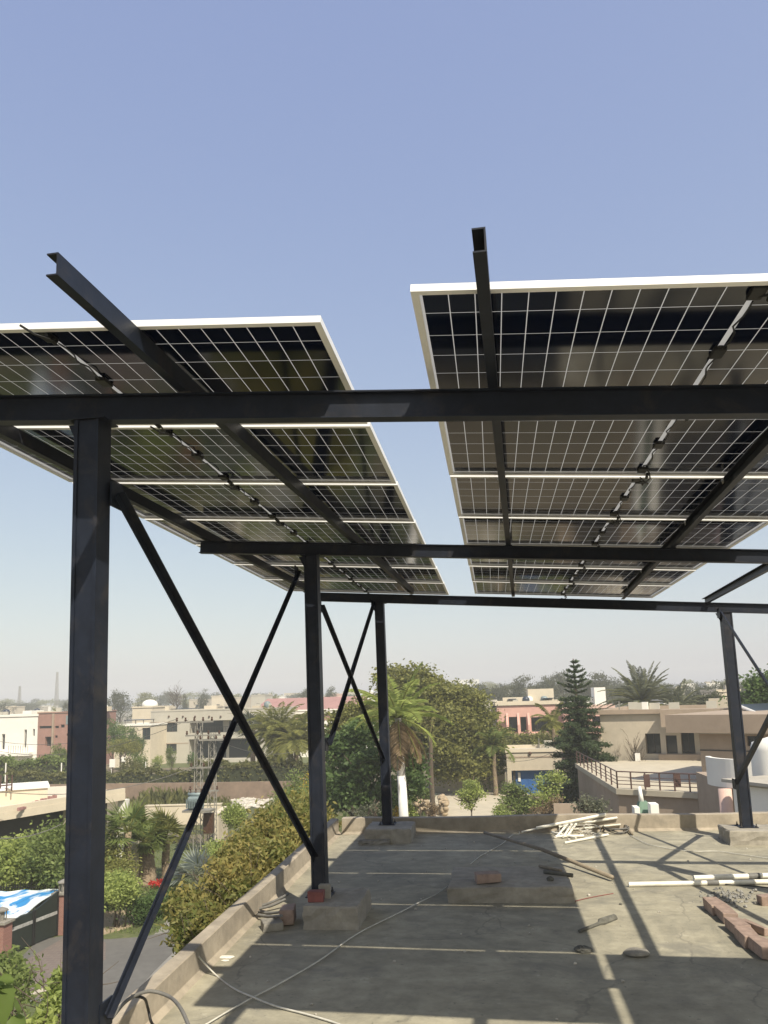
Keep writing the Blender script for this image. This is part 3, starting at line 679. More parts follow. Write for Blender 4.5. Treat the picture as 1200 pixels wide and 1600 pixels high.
# ================================================================= foliage
def leafcloud(P, s, asp=.5, flat=.35, rng=nr, droop=0., tang=None):
    n = len(P); a = rng.normal(size=(n, 3)); a[:, 2] = a[:, 2]*flat-droop
    if tang is not None: a = a*.35+tang
    a /= np.linalg.norm(a, axis=1)[:, None]+1e-9
    b = rng.normal(size=(n, 3)); b -= (b*a).sum(1)[:, None]*a; b /= np.linalg.norm(b, axis=1)[:, None]+1e-9
    L = (s*rng.uniform(.6, 1.35, n))[:, None]
    v = np.empty((n, 4, 3)); v[:, 0] = P-a*L*.5; v[:, 1] = P-a*L*.05+b*L*asp*.5; v[:, 2] = P+a*L*.5; v[:, 3] = P-a*L*.05-b*L*asp*.5
    return v.reshape(-1, 3)
def quads(n): return np.arange(n*4).reshape(-1, 4)
def crownpts(rng, c, r, nc, per, cr, fill=.55, lobes=5, cut=-.75):
    """clump centres through an uneven volume made of several overlapping lobes"""
    lc = rng.normal(size=(lobes, 3)); lc /= np.linalg.norm(lc, axis=1)[:, None]; lc *= rng.uniform(.25, .55, lobes)[:, None]
    lr = rng.uniform(.42, .68, lobes)
    k = rng.integers(0, lobes, nc); d = rng.normal(size=(nc, 3)); d /= np.linalg.norm(d, axis=1)[:, None]
    d[:, 2] = np.where(d[:, 2] < cut, -d[:, 2], d[:, 2])
    q = lc[k]+d*(lr[k]*rng.uniform(fill, 1.05, nc)**.7)[:, None]
    C_ = np.asarray(c)+q*np.asarray(r)
    w_ = np.repeat(C_, per, 0)+rng.normal(size=(nc*per, 3))*cr*np.array([1, 1, .65])*np.repeat(rng.uniform(.6, 1.3, nc), per)[:, None]
    return w_
def limb(m, a, b, r0, r1, rng, k=5, wob=.06):
    a = V(*a); b = V(*b); L = np.linalg.norm(b-a); pts = []; rr = []
    for i in range(k+1):
        t = i/k; pts.append(a+(b-a)*t+rng.normal(size=3)*L*wob*math.sin(math.pi*t)*.6); rr.append(r0+(r1-r0)*t)
    m.tube(pts, rr, 7); return pts
# unit tree meshes: crown radius 1 around height 1 ... copied and scaled
def unit_tree(seed, kind):
    g = np.random.default_rng(seed)
    if kind == 'round': P = crownpts(g, (0,0,.62), (.50,.50,.40), 130, 34, .050, lobes=7); s = .034
    elif kind == 'tall': P = crownpts(g, (0,0,.58), (.34,.34,.46), 130, 34, .045, lobes=8); s = .032
    elif kind == 'spread': P = crownpts(g, (0,0,.70), (.66,.66,.28), 140, 34, .050, lobes=8); s = .034
    elif kind == 'shrub': P = crownpts(g, (0,0,.48), (.52,.52,.50), 120, 30, .06, lobes=6, cut=-1); s = .05; P[:, 2] = np.abs(P[:, 2])
    elif kind == 'bare': P = np.zeros((0, 3)); s = .03
    v = leafcloud(P, s, .6, .6, g)
    m = MB()
    if kind != 'shrub':
        limb(m, (0,0,0), (0.01,.01,.45), .028, .018, g)
        for i in range(9 if kind != 'bare' else 60):
            a = g.uniform(0, 6.28); z0 = g.uniform(.25, .5); L = g.uniform(.22, .42)
            if kind == 'bare': z0 = g.uniform(.2, .75); L = g.uniform(.12, .40)*(1.15-z0*.6)
            rr = .012 if kind != 'bare' else .006
            e = (math.cos(a)*L*.8, math.sin(a)*L*.8, z0+L*g.uniform(.5, 1.))
            pts = limb(m, (0,0,z0), e, rr, rr*.3, g, 4, .1)
            if kind == 'bare':
                for q in range(4):
                    p = pts[g.integers(1, 5)]; L2 = L*.45; a2 = a+g.normal()*.9
                    limb(m, p, (p[0]+math.cos(a2)*L2, p[1]+math.sin(a2)*L2, p[2]+L2*g.uniform(.3, 1.1)), .003, .0012, g, 2, .1)
    else:
        for i in range(7):
            a = g.uniform(0, 6.28); limb(m, (.03*math.cos(a), .03*math.sin(a), 0), (.3*math.cos(a), .3*math.sin(a), g.uniform(.35, .7)), .012, .004, g, 3, .05)
    return v, m
UNIT = {}
def tree(kind, var, loc, h, w_, mat, label, cat='tree', group=None, name='tree', rot=None, bark='bark'):
    key = (kind, var)
    r = root(name, loc, label, cat, group)
    if key not in UNIT:
        v, m = unit_tree(hash(kind) % 1 + var*17+len(kind)*101, kind)
        c = npmesh('crown', v, quads(len(v)//4), MT[mat], r, True) if len(v) else None
        t = m.build('trunk', MT[bark], None, smooth=True); t.parent = r; t.location = (0, 0, 0)
        t.material_slots[0].link = 'OBJECT'; t.material_slots[0].material = MT[bark]
        if c: c.material_slots[0].link = 'OBJECT'; c.material_slots[0].material = MT[mat]
        UNIT[key] = (c, t)
    else:
        for q, mm in zip(UNIT[key], (mat, bark)):
            if q is None: continue
            d = q.copy(); col.objects.link(d); d.parent = r; d.location = (0,0,0); d.material_slots[0].link = 'OBJECT'; d.material_slots[0].material = MT[mm]
    r.scale = (w_, w_, h); r.rotation_euler = (0, 0, rnd.uniform(0, 6.28) if rot is None else rot)
    return r
def base(px, y): p = Y(px, 1100, y); return (p[0], y, 0)
def hgt(px, py, y): return Y(px, py, y)[2]
def wid(wpx, y): return wpx*y/f_
# ---- trees placed by (kind, variant, x-pixel, distance, top pixel, width in pixels)
def T(kind, var, px, y, top, wpx, mat, label, cat='tree', group=None, name='tree', **k):
    return tree(kind, var, base(px, y), hgt(px, top, y), wid(wpx, y)/(1. if kind != 'spread' else 1.25), mat, label, cat, group, name, **k)
T('round',0,188,235,1074,50,'L_far','big rounded olive tree rising behind the nearest column at left')
T('round',1,190,112,1128,48,'L_mid','leafy green tree beside the beige house, left of it')
T('round',2,178,105,1124,40,'L_dark','dark green tree partly behind the nearest column', )
T('round',3,212,108,1130,46,'L_dark','dark green tree overlapping the corner of the beige modern house')
T('spread',0,196,100,1148,70,'L_olive','broad olive tree above the hedge left of the beige modern house')
T('shrub',0,205,90,1178,42,'L_hedge','low green shrub by the white sign board','shrub',None,'shrub')
T('bare',0,276,240,1066,60,'L_far','leafless brownish tree standing above the roof of the beige modern house')
T('round',4,317,260,1081,26,'L_far','round dark tree on the skyline right of the leafless tree')
T('round',0,425,300,1079,34,'L_olive','round dark olive tree on the skyline above the dull red roof')
T('spread',1,350,330,1088,50,'L_far','low far tree on the skyline left of the steel column crossing')
T('round',1,478,260,1074,30,'L_far','far tree just left of the middle left column')
T('round',2,517,250,1074,26,'L_far','far tree just right of the middle left column')
T('tall',0,290,250,1085,16,'L_far','thin far tree between the leafless tree and the round skyline tree')
T('round',5,110,240,1090,26,'L_far','far tree peeking out left of the nearest column')
T('spread',2,35,420,1096,70,'L_far','wide hazy tree clump above the white house at far left')
T('spread',3,10,430,1100,40,'L_far','hazy tree at the left edge of the skyline')
T('round',3,88,170,1100,30,'L_olive','spiky pale tree behind the pinkish brown house')
# left middle ground shrubs and trees in front of the white house
for i, (px, y, top, w_, mt, lab) in enumerate([
 (15,100,1172,48,'L_hedge','leftmost leafy bush in front of the white house'), (50,98,1178,44,'L_mid','leafy bush in front of the white house balcony'),
 (78,97,1170,44,'L_hedge','leafy bush under the pinkish brown house'), (100,96,1152,34,'L_mid','taller bush in front of the pinkish brown house window'),
 (118,96,1172,40,'L_hedge','leafy bush half hidden by the nearest column'), (35,92,1184,50,'L_hedge','lower bush in front of the white house near a post'),
 (222,95,1168,30,'L_mid','bush beside the wall of the beige modern house'), (248,112,1176,20,'L_light','rounded clipped bush at the foot of the beige modern house'),
 (268,110,1160,18,'L_mid','slim plant in front of the lower window of the beige modern house'), (300,108,1170,20,'L_dark','dark bush at the balcony corner of the beige modern house')]):
    T('shrub', i % 3, px, y, top, w_, mt, lab, 'shrub', 'bushes in front of the far houses', 'shrub')
# croton-like bushes just outside the left parapet
def bush(name, label, cells, leaf, mat, cat='shrub', asp=.28, flat=.9, trunk=None, per=60, cr=.16, nc=None, seed=1, zbase=0, group=None, bark='bark', droop=.2):
    """cells: list of (px, py, y, radius_m) lobes"""
    g = np.random.default_rng(seed); Ps = []
    C0 = [Y(a, b, y) for a, b, y, r in cells]; c = np.mean(C0, 0)
    r_ = root(name, (c[0], c[1], zbase), label, cat, group)
    for (a, b, y, r), cc in zip(cells, C0):
        n = nc or int(26*r*r/(cr*cr*3))
        d = g.normal(size=(n, 3)); d /= np.linalg.norm(d, axis=1)[:, None]
        q = cc+d*r*g.uniform(.45, 1.05, n)[:, None]
        Ps.append(np.repeat(q, per, 0)+g.normal(size=(n*per, 3))*cr*np.array([1,1,.8]))
    P = np.concatenate(Ps); v = leafcloud(P, leaf, asp, flat, g, droop)
    npmesh('crown', v, quads(len(P)), MT[mat], r_)
    m = MB()
    for cc in C0:
        limb(m, (c[0]+g.normal()*.1, c[1]+g.normal()*.1, zbase), cc, .07 if trunk is None else trunk, .015, g, 5, .04)
        for k in range(6):
            e = cc+g.normal(size=3)*.45; limb(m, cc-(0,0,.3), e, .014, .004, g, 3, .08)
    m.build('stem', MT[bark], r_, smooth=True)
    return r_
bush('croton_tree', 'large yellow-green bushy tree with reddish leaf tips rising along the left parapet',
     [(425,1305,19.2,0.58),(452,1292,20.3,0.62),(482,1278,22.0,0.58),(470,1300,19.6,0.62),(398,1335,18.3,0.55),(375,1355,17.6,0.47),(430,1335,18.2,0.62),(412,1368,17.0,0.52),(380,1385,16.5,0.46),(358,1378,17.0,0.33),(450,1320,18.5,0.62),(482,1310,19.0,0.55),(392,1402,15.9,0.39),(440,1360,17.0,0.50),(462,1272,22.7,0.48)],
     .14, 'L_croton', 'tree', .40, 1.0, .09, per=30, cr=.17, seed=5, nc=115)
bush('croton_shrub', 'smaller yellow-green bush with narrow drooping leaves below the left parapet',
     [(300,1432,16.3,0.33),(320,1445,15.6,0.36),(338,1452,15.1,0.28),(305,1458,15.3,0.30),(288,1418,16.8,0.25),(312,1470,14.9,0.21)], .15, 'L_croton', 'shrub', .36, .9, .05, per=26, cr=.13, seed=6, nc=100)
bush('grey_shrub', 'thin greyish purple shrub between the two yellow-green bushes', [(318,1378,21,.38),(348,1408,17,.34),(333,1390,19,.36)], .10, 'L_grey', 'shrub', .3, .8, .04, per=24, cr=.12, seed=7, nc=40)
bush('fruit_tree', 'light green leafy garden tree behind the black spiked fence, left of it', [(20,1350,38,1.0),(45,1340,38.5,1.0),(0,1345,39,1.),(30,1362,38,.9),(58,1355,38,.9)], .22, 'L_light', 'tree', .5, .7, .10, per=34, cr=.33, seed=8, nc=70)
bush('fruit_tree', 'mid green leafy garden tree behind the black spiked fence, next to the nearest column', [(80,1345,37,1.0),(98,1325,37.5,1.0),(95,1355,37,.9),(115,1340,37,1.),(88,1318,38,.8),(118,1360,36,.9)], .20, 'L_mid', 'tree', .5, .7, .10, per=34, cr=.33, seed=9, nc=70)
bush('cassia_bush', 'yellowish feathery bush right of the nearest column in front of the palm', [(180,1340,38,.7),(175,1315,39,.7),(188,1365,37,.5),(176,1372,36,.6)], .16, 'L_olive', 'shrub', .4, .7, .06, per=30, cr=.3, seed=10, nc=45)
bush('round_bush', 'dense bright green bush at the edge of the sandy patch', [(176,1380,34.5,.42),(188,1384,34,.42),(181,1396,33.5,.42),(196,1390,34,.36)], .14, 'L_light', 'shrub', .5, .7, .05, per=34, cr=.22, seed=12, nc=50)
bush('hedge_bush', 'low dark green clipped bush beside the garden path', [(215,1420,34.5,.5),(232,1418,35,.55),(248,1412,35.5,.5),(262,1405,36.5,.5),(275,1396,37.5,.45)], .11, 'L_dark', 'shrub', .5, .7, .03, per=34, cr=.2, seed=13, nc=50)
bush('round_bush', 'small bright green round bush beside the cream gate wall', [(366,1272,50,.62),(369,1280,50,.5)], .14, 'L_light', 'shrub', .6, .7, .04, per=34, cr=.2, seed=14, nc=60)
bush('round_bush', 'bright green shrub at the foot of the transformer poles', [(338,1330,40,.45),(336,1345,38,.4)], .12, 'L_light', 'shrub', .6, .7, .04, per=34, cr=.2, seed=15, nc=50)
bush('yellow_bush', 'yellow flowering shrub just left of the middle left column', [(482,1228,70,1.0),(480,1238,68,.8)], .22, 'L_yellow', 'shrub', .6, .7, .05, per=16, cr=.3, seed=16, nc=40)
bush('garden_bush', 'mid green bush left of the middle left column beyond the croton tree', [(465,1240,60,1.4),(452,1252,58,1.2),(470,1255,56,1.0),(445,1268,52,1.0)], .2, 'L_mid', 'shrub', .5, .7, .05, per=30, cr=.35, seed=17, nc=45)
# red flowers
p = G(250, 1388); m = crownpts(np.random.default_rng(3), (p[0], p[1], .3), (.5,.4,.3), 12, 14, .1)
v = leafcloud(m, .16, .8, .8); r0 = root('flower_clump', (p[0], p[1], 0), 'clump of bright red flowers at the foot of the thick palm', 'flowers'); npmesh('petals', v, quads(len(m)), MT['L_red'], r0)
# banana leaves and climbing stems close by at the bottom left
def blade(pts, wmax, n=14):
    P = smoothpts(pts, n); m = MB(); k = len(P); vs = []
    for i, q in enumerate(P):
        t = i/(k-1); w_ = wmax*math.sin(math.pi*min(1, t*.93+.04))**.6; d = P[min(i+1, k-1)]-P[max(i-1, 0)]; s = np.cross(d, (0,.5,1)); s /= np.linalg.norm(s)+1e-9
        wob = rnd.uniform(.85, 1.05)
        vs += [q-s*w_*wob+V(0,0,.12*w_), q, q+s*w_*wob+V(0,0,.12*w_)]
    m.add(vs, [(3*i+j, 3*i+j+1, 3*i+j+4, 3*i+j+3) for i in range(k-1) for j in (0, 1)]); return m
bp = Y(-60, 1700, 9.)
r0 = root('banana_plant', (bp[0], bp[1], 0), 'big pale green banana leaves at the bottom left corner', 'plant')
MB().tube([(bp[0], bp[1], 0), (bp[0]+.1, bp[1], 3), (bp[0]+.15, bp[1], Y(0,1640,9)[2])], [.16,.13,.09], 10).build('stem', MT['bark'], r0, smooth=True)
for a, wv in (([(-30,1660),(-5,1600),(8,1545),(12,1522)], .13), ([(-60,1660),(-40,1590),(-10,1545),(5,1560)], .14), ([(-40,1700),(10,1640),(28,1590),(24,1560)], .11), ([(-60,1690),(-20,1600),(0,1560),(3,1530)], .12)):
    blade([Y(x_, y_, 9.+i*.08) for i, (x_, y_) in enumerate(a)], wv).build('leaf', MT['L_banana'], r0, smooth=True)
bush('climbing_stem', 'thin leafy shoots rising beside the paved drive, left of the nearest column', [(24,1515,20,.28),(30,1535,19.5,.35),(12,1530,20,.3),(26,1560,19,.35),(8,1505,20.5,.2)], .16, 'L_mid', 'plant', .4, .8, .03, per=14, cr=.16, seed=18, nc=26)
bush('climbing_stem', 'upright narrow leafy shoot close to the nearest column', [(92,1528,14,.12),(86,1550,13.7,.14),(82,1570,13.4,.15),(70,1590,13,.18),(60,1605,12.8,.22)], .14, 'L_light', 'plant', .4, .8, .02, per=10, cr=.08, seed=19, nc=16)
# ---------------------------------------------------------------- palms
def palm(loc, th, tr, nf, fl, mat, label, droop=1., fan=False, trunkmat='palegrey', up=.5, leaf=.5, lw=.035, seed=0, nl=26, skirt=0, name='palm_tree', lean=(0,0), group=None, white=0, spread=1.0):
    g = np.random.default_rng(seed+100); r_ = root(name, loc, label, 'palm', group)
    top = V(loc[0]+lean[0], loc[1]+lean[1], loc[2]+th); m = MB()
    pts = [V(*loc)+(top-V(*loc))*t+V(.02*math.sin(t*9), 0, 0) for t in np.linspace(0, 1, 16)]
    m.tube(pts, [tr*(1.15-.35*t+.05*math.sin(t*40)) for t in np.linspace(0, 1, 16)], 12).build('trunk', MT[trunkmat], r_, smooth=True)
    if white: MB().tube([V(loc[0], loc[1], 0), V(loc[0]+lean[0]*white/th, loc[1], white)], [tr*1.20, tr*(1.20-.35*white/th)], 14).build('whitewash_band', MT['whitewash'], r_, smooth=True)
    def fronds(n, elo, ehi, L0, md, nm):
        vs = []; st = MB()
        for i in range(n):
            az = i*2.39996+g.uniform(-.3, .3); el = elo+(ehi-elo)*g.uniform(0, 1); L = L0*g.uniform(.8, 1.1)
            d = V(math.cos(az)*math.cos(el)*spread, math.sin(az)*math.cos(el)*spread, math.sin(el)); K = 10; q = top.copy(); P = [q.copy()]
            for k in range(K):
                d = d+V(0, 0, -1)*droop*.16*(k/K+.25); d /= np.linalg.norm(d); q = q+d*L/K; P.append(q.copy())
            st.tube(P, [.03*(1-.8*j/K)*(L/3)+.008 for j in range(K+1)], 5)
            if fan:
                c_ = P[4]; d0 = P[5]-P[3]; d0 /= np.linalg.norm(d0); s_ = np.cross(d0, (0,0,1)); s_ /= np.linalg.norm(s_)+1e-9; u_ = np.cross(s_, d0)
                for j in range(nl):
                    a = (j/(nl-1)-.5)*2*1.9; e = c_+(d0*math.cos(a)+s_*math.sin(a))*leaf*g.uniform(.85, 1.1)+u_*leaf*g.uniform(-.12, .12)-V(0,0,leaf*.25*abs(math.sin(a)))
                    dd = (e-c_); dd /= np.linalg.norm(dd); b_ = np.cross(dd, u_); b_ /= np.linalg.norm(b_)+1e-9; mid = (c_+e)/2
                    vs += [c_, mid+b_*lw, e, mid-b_*lw]
            else:
                for j in range(nl):
                    t = .12+.88*j/(nl-1); idx = min(K-1, int(t*K)); ft = t*K-idx; c_ = P[idx]+(P[idx+1]-P[idx])*ft
                    dr = P[idx+1]-P[idx]; dr /= np.linalg.norm(dr); s_ = np.cross(dr, (0,0,1)); s_ /= np.linalg.norm(s_)+1e-9
                    ll = leaf*math.sin(math.pi*min(1, t*.85+.13))**.7*g.uniform(.8, 1.1)
                    for sg in (-1, 1):
                        e = c_+(s_*sg*.8+dr*.55+V(0,0,-.25*droop+g.uniform(-.15,.2)))*ll; dd = e-c_; b_ = np.cross(dd, np.cross(dd, (0,0,1))+V(g.normal()*.1,g.normal()*.1,g.normal()*.1)); b_ /= np.linalg.norm(b_)+1e-9
                        mid = (c_+e)/2; vs += [c_, mid+b_*lw, e, mid-b_*lw]
        v = np.array(vs); npmesh(nm, v, quads(len(v)//4), MT[md], r_)
        st.build('frond_stalks', MT['L_olive'], r_)
    fronds(nf, -.25 if not fan else -.15, 1.35, fl, mat, 'crown')
    if skirt: fronds(skirt, -1.3, -.55, fl*.85, 'L_brown', 'dead_fronds')
    return r_
# royal palm rising behind the far left column
y = 46; b = Y(633, 1275, y); tp = Y(622, 1122, y); b[2] = 0; palm(b, tp[2], .25, 26, 3.3, 'L_light', 'tall royal palm with pale trunk and yellow-green fronds beside the far left column', 1.0, leaf=.75, lw=.035, seed=1, nl=48, skirt=14, white=hgt(632,1212,y), trunkmat='palegrey', lean=(tp[0]-b[0], 0))
y = 62; b = base(670, y); r0 = palm(b, hgt(670,1150,y), .19, 9, 3.0, 'L_brown', 'thin palm trunk with dry bare branching stalks right of the royal palm', .3, leaf=.25, lw=.02, seed=2, nl=10, trunkmat='bark')
# thick fan palm in the left garden
y = 42; b = base(230, y); palm(b, hgt(230,1316,y), .55, 30, 1.8, 'L_mid', 'thick-trunked fan palm with shaggy trunk in the left garden', .5, True, 'fibre', leaf=1.05, lw=.05, seed=3, nl=24)
y = 39; b = base(203, y); palm(b, hgt(203,1300,y), .22, 16, 2.2, 'L_mid', 'slender fan palm in front of the cream roof corner, left of the thick palm', .9, True, 'fibre', leaf=1.0, lw=.05, seed=4, nl=22)
y = 43; b = base(262, y); palm(b, hgt(262,1312,y), .22, 18, 2.2, 'L_olive', 'fan palm right of the thick palm, beneath the transformer', .9, True, 'fibre', leaf=1.05, lw=.05, seed=5, nl=22)
y = 37; b = base(312, y); palm(b, hgt(312,1372,y), .12, 15, 1.9, 'L_silver', 'small silvery blue fan palm by the garden path', .35, True, 'fibre', leaf=1.0, lw=.05, seed=6, nl=24)
y = 88; b = base(432, y); palm(b, hgt(432,1150,y), .35, 80, 4.6, 'L_olive', 'bushy date palm with drooping fronds left of the middle left column', 1.35, leaf=.9, lw=.055, seed=7, nl=26, trunkmat='fibre')
y = 92; b = base(395, y); palm(b, hgt(395,1140,y), .30, 20, 3.6, 'L_grey', 'greyer fan palm in front of the beige modern house where the braces cross', .9, True, 'fibre', leaf=1.5, lw=.08, seed=8, nl=22)
y = 86; b = base(462, y); palm(b, hgt(462,1158,y), .28, 44, 4.2, 'L_olive', 'date palm touching the left edge of the middle left column', 1.3, leaf=.9, lw=.08, seed=9, nl=26, trunkmat='fibre')
y = 92; b = base(1003, y); palm(b, hgt(1003,1098,y), .35, 70, 4.9, 'L_grey', 'large date palm crown behind the beige terrace house', .8, leaf=.80, lw=.05, seed=10, nl=38, trunkmat='fibre')
y = 96; b = base(1058, y); palm(b, hgt(1058,1108,y), .30, 40, 3.8, 'L_grey', 'smaller date palm right of the large one behind the beige terrace house', .9, leaf=.8, lw=.075, seed=11, nl=26, trunkmat='fibre')
y = 78; b = base(768, y); palm(b, hgt(768,1165,y), .2, 18, 2.8, 'L_mid', 'drooping green palm between the olive trees and the beige garage', 1.4, leaf=.8, lw=.06, seed=12, nl=22, trunkmat='fibre')
y = 84; b = base(862, y); palm(b, hgt(862,1128,y), .2, 18, 2.6, 'L_olive', 'small palm in front of the pink house beside the conifer', 1.2, leaf=.7, lw=.06, seed=13, nl=22, trunkmat='fibre')
# ---------------------------------------------------------------- big trees behind the far parapet
def bigtree(label, lobes, y, leaf, mat, seed, nc=130, per=34, cr=.55, asp=.6, name='tree', trunk_r=.28):
    g = np.random.default_rng(seed); Cs = [Y(a, b, y+dy) for a, b, r, dy in lobes]; rs = [wid(r, y) for a, b, r, dy in lobes]
    c = np.mean(Cs, 0); r_ = root(name, (c[0], c[1], 0), label, 'tree'); Ps = []
    for C_, r in zip(Cs, rs):
        n = int(nc*1.35*(r/2.2)**2)+12; d = g.normal(size=(n, 3)); d /= np.linalg.norm(d, axis=1)[:, None]
        q = C_+d*r*(g.uniform(.5, 1.1, n))[:, None]*np.array([1, 1, .92]); q = q[q[:, 2] > .3]
        Ps.append(np.repeat(q, per, 0)+g.normal(size=(len(q)*per, 3))*cr*np.array([1, 1, .6])*np.repeat(g.uniform(.5, 1.2, len(q)), per)[:, None])
    P = np.concatenate(Ps); npmesh('crown', leafcloud(P, leaf*.78, asp, .6, g), quads(len(P)), MT[mat], r_)
    m = MB(); fork = V(c[0], c[1], min(q[2] for q in Cs)*.55)
    limb(m, (c[0], c[1], 0), fork, trunk_r, trunk_r*.75, g, 5, .03)
    for C_, r in zip(Cs, rs):
        pts = limb(m, fork, C_, trunk_r*.5, .05, g, 5, .07)
        for k in range(5): limb(m, pts[3], C_+g.normal(size=3)*r*.5, .06, .015, g, 3, .1)
    m.build('trunk', MT['bark'], r_, smooth=True); return r_
bigtree('dense dark green broad tree between the middle and far left columns', [(530,1170,26,0),(560,1150,24,0),(530,1215,26,-1),(575,1195,28,-2),(610,1180,22,0),(550,1240,24,-2),(600,1235,22,-2),(640,1225,20,0),(520,1250,18,-1),(585,1260,18,-2),(645,1190,18,1)], 50, .36, 'L_dark', 21, nc=110, cr=.34)
bigtree('olive tree leaning behind the crossed braces next to the middle left column', [(535,1125,18,0),(560,1110,22,1),(545,1150,20,0),(585,1120,20,2),(520,1150,14,0)], 66, .36, 'L_olive', 22, nc=90, cr=.5)
bigtree('tall round-topped olive tree behind the royal palm', [(615,1065,24,2),(650,1068,28,2),(680,1085,26,1),(640,1110,30,2),(690,1125,28,0),(610,1110,22,2),(655,1155,30,2),(700,1165,26,0)], 78, .44, 'L_olive', 23, nc=110, cr=.6)
bigtree('wide yellow-green tree left of the pink house', [(715,1090,24,0),(742,1100,19,0),(720,1130,26,-1),(757,1128,17,0),(745,1160,26,-1),(705,1180,24,-2),(765,1165,20,0),(735,1195,22,-2),(690,1200,20,-1),(770,1195,14,0)], 80, .40, 'L_olive', 24, nc=110, cr=.55)
bigtree('bushy green trees under the pink house windows', [(800,1165,15,0),(822,1162,15,0),(845,1160,16,0),(868,1165,14,0),(788,1150,12,1)], 100, .4, 'L_olive', 25, nc=80, cr=.5, trunk_r=.15)
bigtree('bushy green tree behind the palm left of the beige garage', [(752,1215,14,0),(772,1190,14,0),(766,1225,10,0)], 82, .36, 'L_mid', 26, nc=70, cr=.5, trunk_r=.15)
bigtree('small round yellow-green garden tree in front of the cream wall', [(728,1240,13,0),(745,1238,13,0),(736,1225,11,0),(733,1252,12,0)], 60, .2, 'L_light', 27, nc=160, per=22, cr=.22, trunk_r=.07)
bigtree('dark green garden bush in front of the blue garage gate, left part', [(800,1235,14,0),(815,1248,16,0),(798,1262,16,-1),(825,1262,14,-1)], 62, .24, 'L_mid', 28, nc=160, per=26, cr=.28, trunk_r=.08)
bigtree('lighter green garden bush in front of the blue garage gate, right part', [(852,1222,13,0),(862,1240,13,0),(845,1250,13,-1),(868,1215,10,0)], 60, .24, 'L_light', 29, nc=140, per=20, cr=.28, trunk_r=.08)
bigtree('pale dry twiggy bush below the conifer beside the shadowed wall', [(858,1265,13,0),(870,1255,10,0),(845,1270,12,0)], 58, .18, 'L_brown', 30, nc=120, per=16, cr=.25, trunk_r=.05)
bigtree('low leafy shrub beside the paved courtyard', [(782,1268,9,0),(775,1278,9,0),(790,1278,10,0)], 55, .18, 'L_light', 31, nc=150, per=20, cr=.2, trunk_r=.05)
bigtree('dark leafy tree at the right edge beside the far right column', [(1190,1070,18,0),(1200,1090,22,0),(1180,1095,16,0),(1215,1070,20,0),(1160,1098,12,1)], 62, .34, 'L_dark', 32, nc=130, cr=.4)
bigtree('dark tree behind the flat roof right of the date palms', [(1105,1100,12,0),(1090,1098,10,0),(1118,1095,10,0)], 110, .4, 'L_far', 33, nc=80, cr=.5, trunk_r=.15)
bigtree('grey-green scrubby bush below the terrace, in shade', [(925,1265,16,0),(910,1255,12,0),(940,1262,13,0)], 46, .2, 'L_grey', 34, nc=120, per=16, cr=.25, trunk_r=.05)
bigtree('dry grey bush at the foot of the dark green tree', [(575,1270,12,0),(590,1262,10,0),(560,1272,10,0)], 44, .16, 'L_grey', 35, nc=110, per=14, cr=.2, trunk_r=.04)
bigtree('clipped green bush beside the thin dry palm', [(655,1238,8,0),(668,1240,8,0),(645,1245,7,0)], 64, .2, 'L_mid', 36, nc=200, per=24, cr=.18, trunk_r=.05)
bigtree('yellow-leaved croton bush right of the whitewashed palm trunk', [(640,1262,6,0),(644,1270,6,0),(637,1275,6,0)], 50, .16, 'L_light', 37, nc=200, per=20, cr=.14, trunk_r=.03)
bigtree('yellow flowering bush hidden behind the far left column', [(619,1262,5,0),(617,1272,5,0)], 52, .16, 'L_yellow', 38, nc=200, per=20, cr=.12, trunk_r=.03)
bigtree('brown rounded bush between the stone heaps', [(676,1262,7,0),(675,1270,7,0)], 56, .14, 'L_brown', 39, nc=220, per=26, cr=.14, trunk_r=.03)
T('bare',1,985,66,1136,52,'L_far','leafless shrub with pinkish twigs in front of the sunlit terrace house wall', 'tree', None, 'bare_tree')
T('bare',2,960,68,1160,40,'L_far','smaller leafless bush at the left end of the terrace', 'tree', None, 'bare_tree')
# heaps of pale garden stones
for lab, x0, x1, yb in (('heap of pale round garden stones beside the whitewashed palm', 648, 668, 1268), ('heap of pale garden stones right of the brown rounded bush', 686, 698, 1270)):
    p = G((x0+x1)/2, yb); r0 = root('stone_heap', (p[0], p[1], 0), lab, 'stones'); m = MB()
    for i in range(90):
        q = G(rnd.uniform(x0, x1), yb+rnd.uniform(-8, 6)); s = rnd.uniform(.12, .26); m.sphere((q[0], q[1], rnd.uniform(.1, 1.1)), s, 7, 5, (1.1,1,.8), .15)
    m.build('stones', MT['sand'], r0, smooth=True)
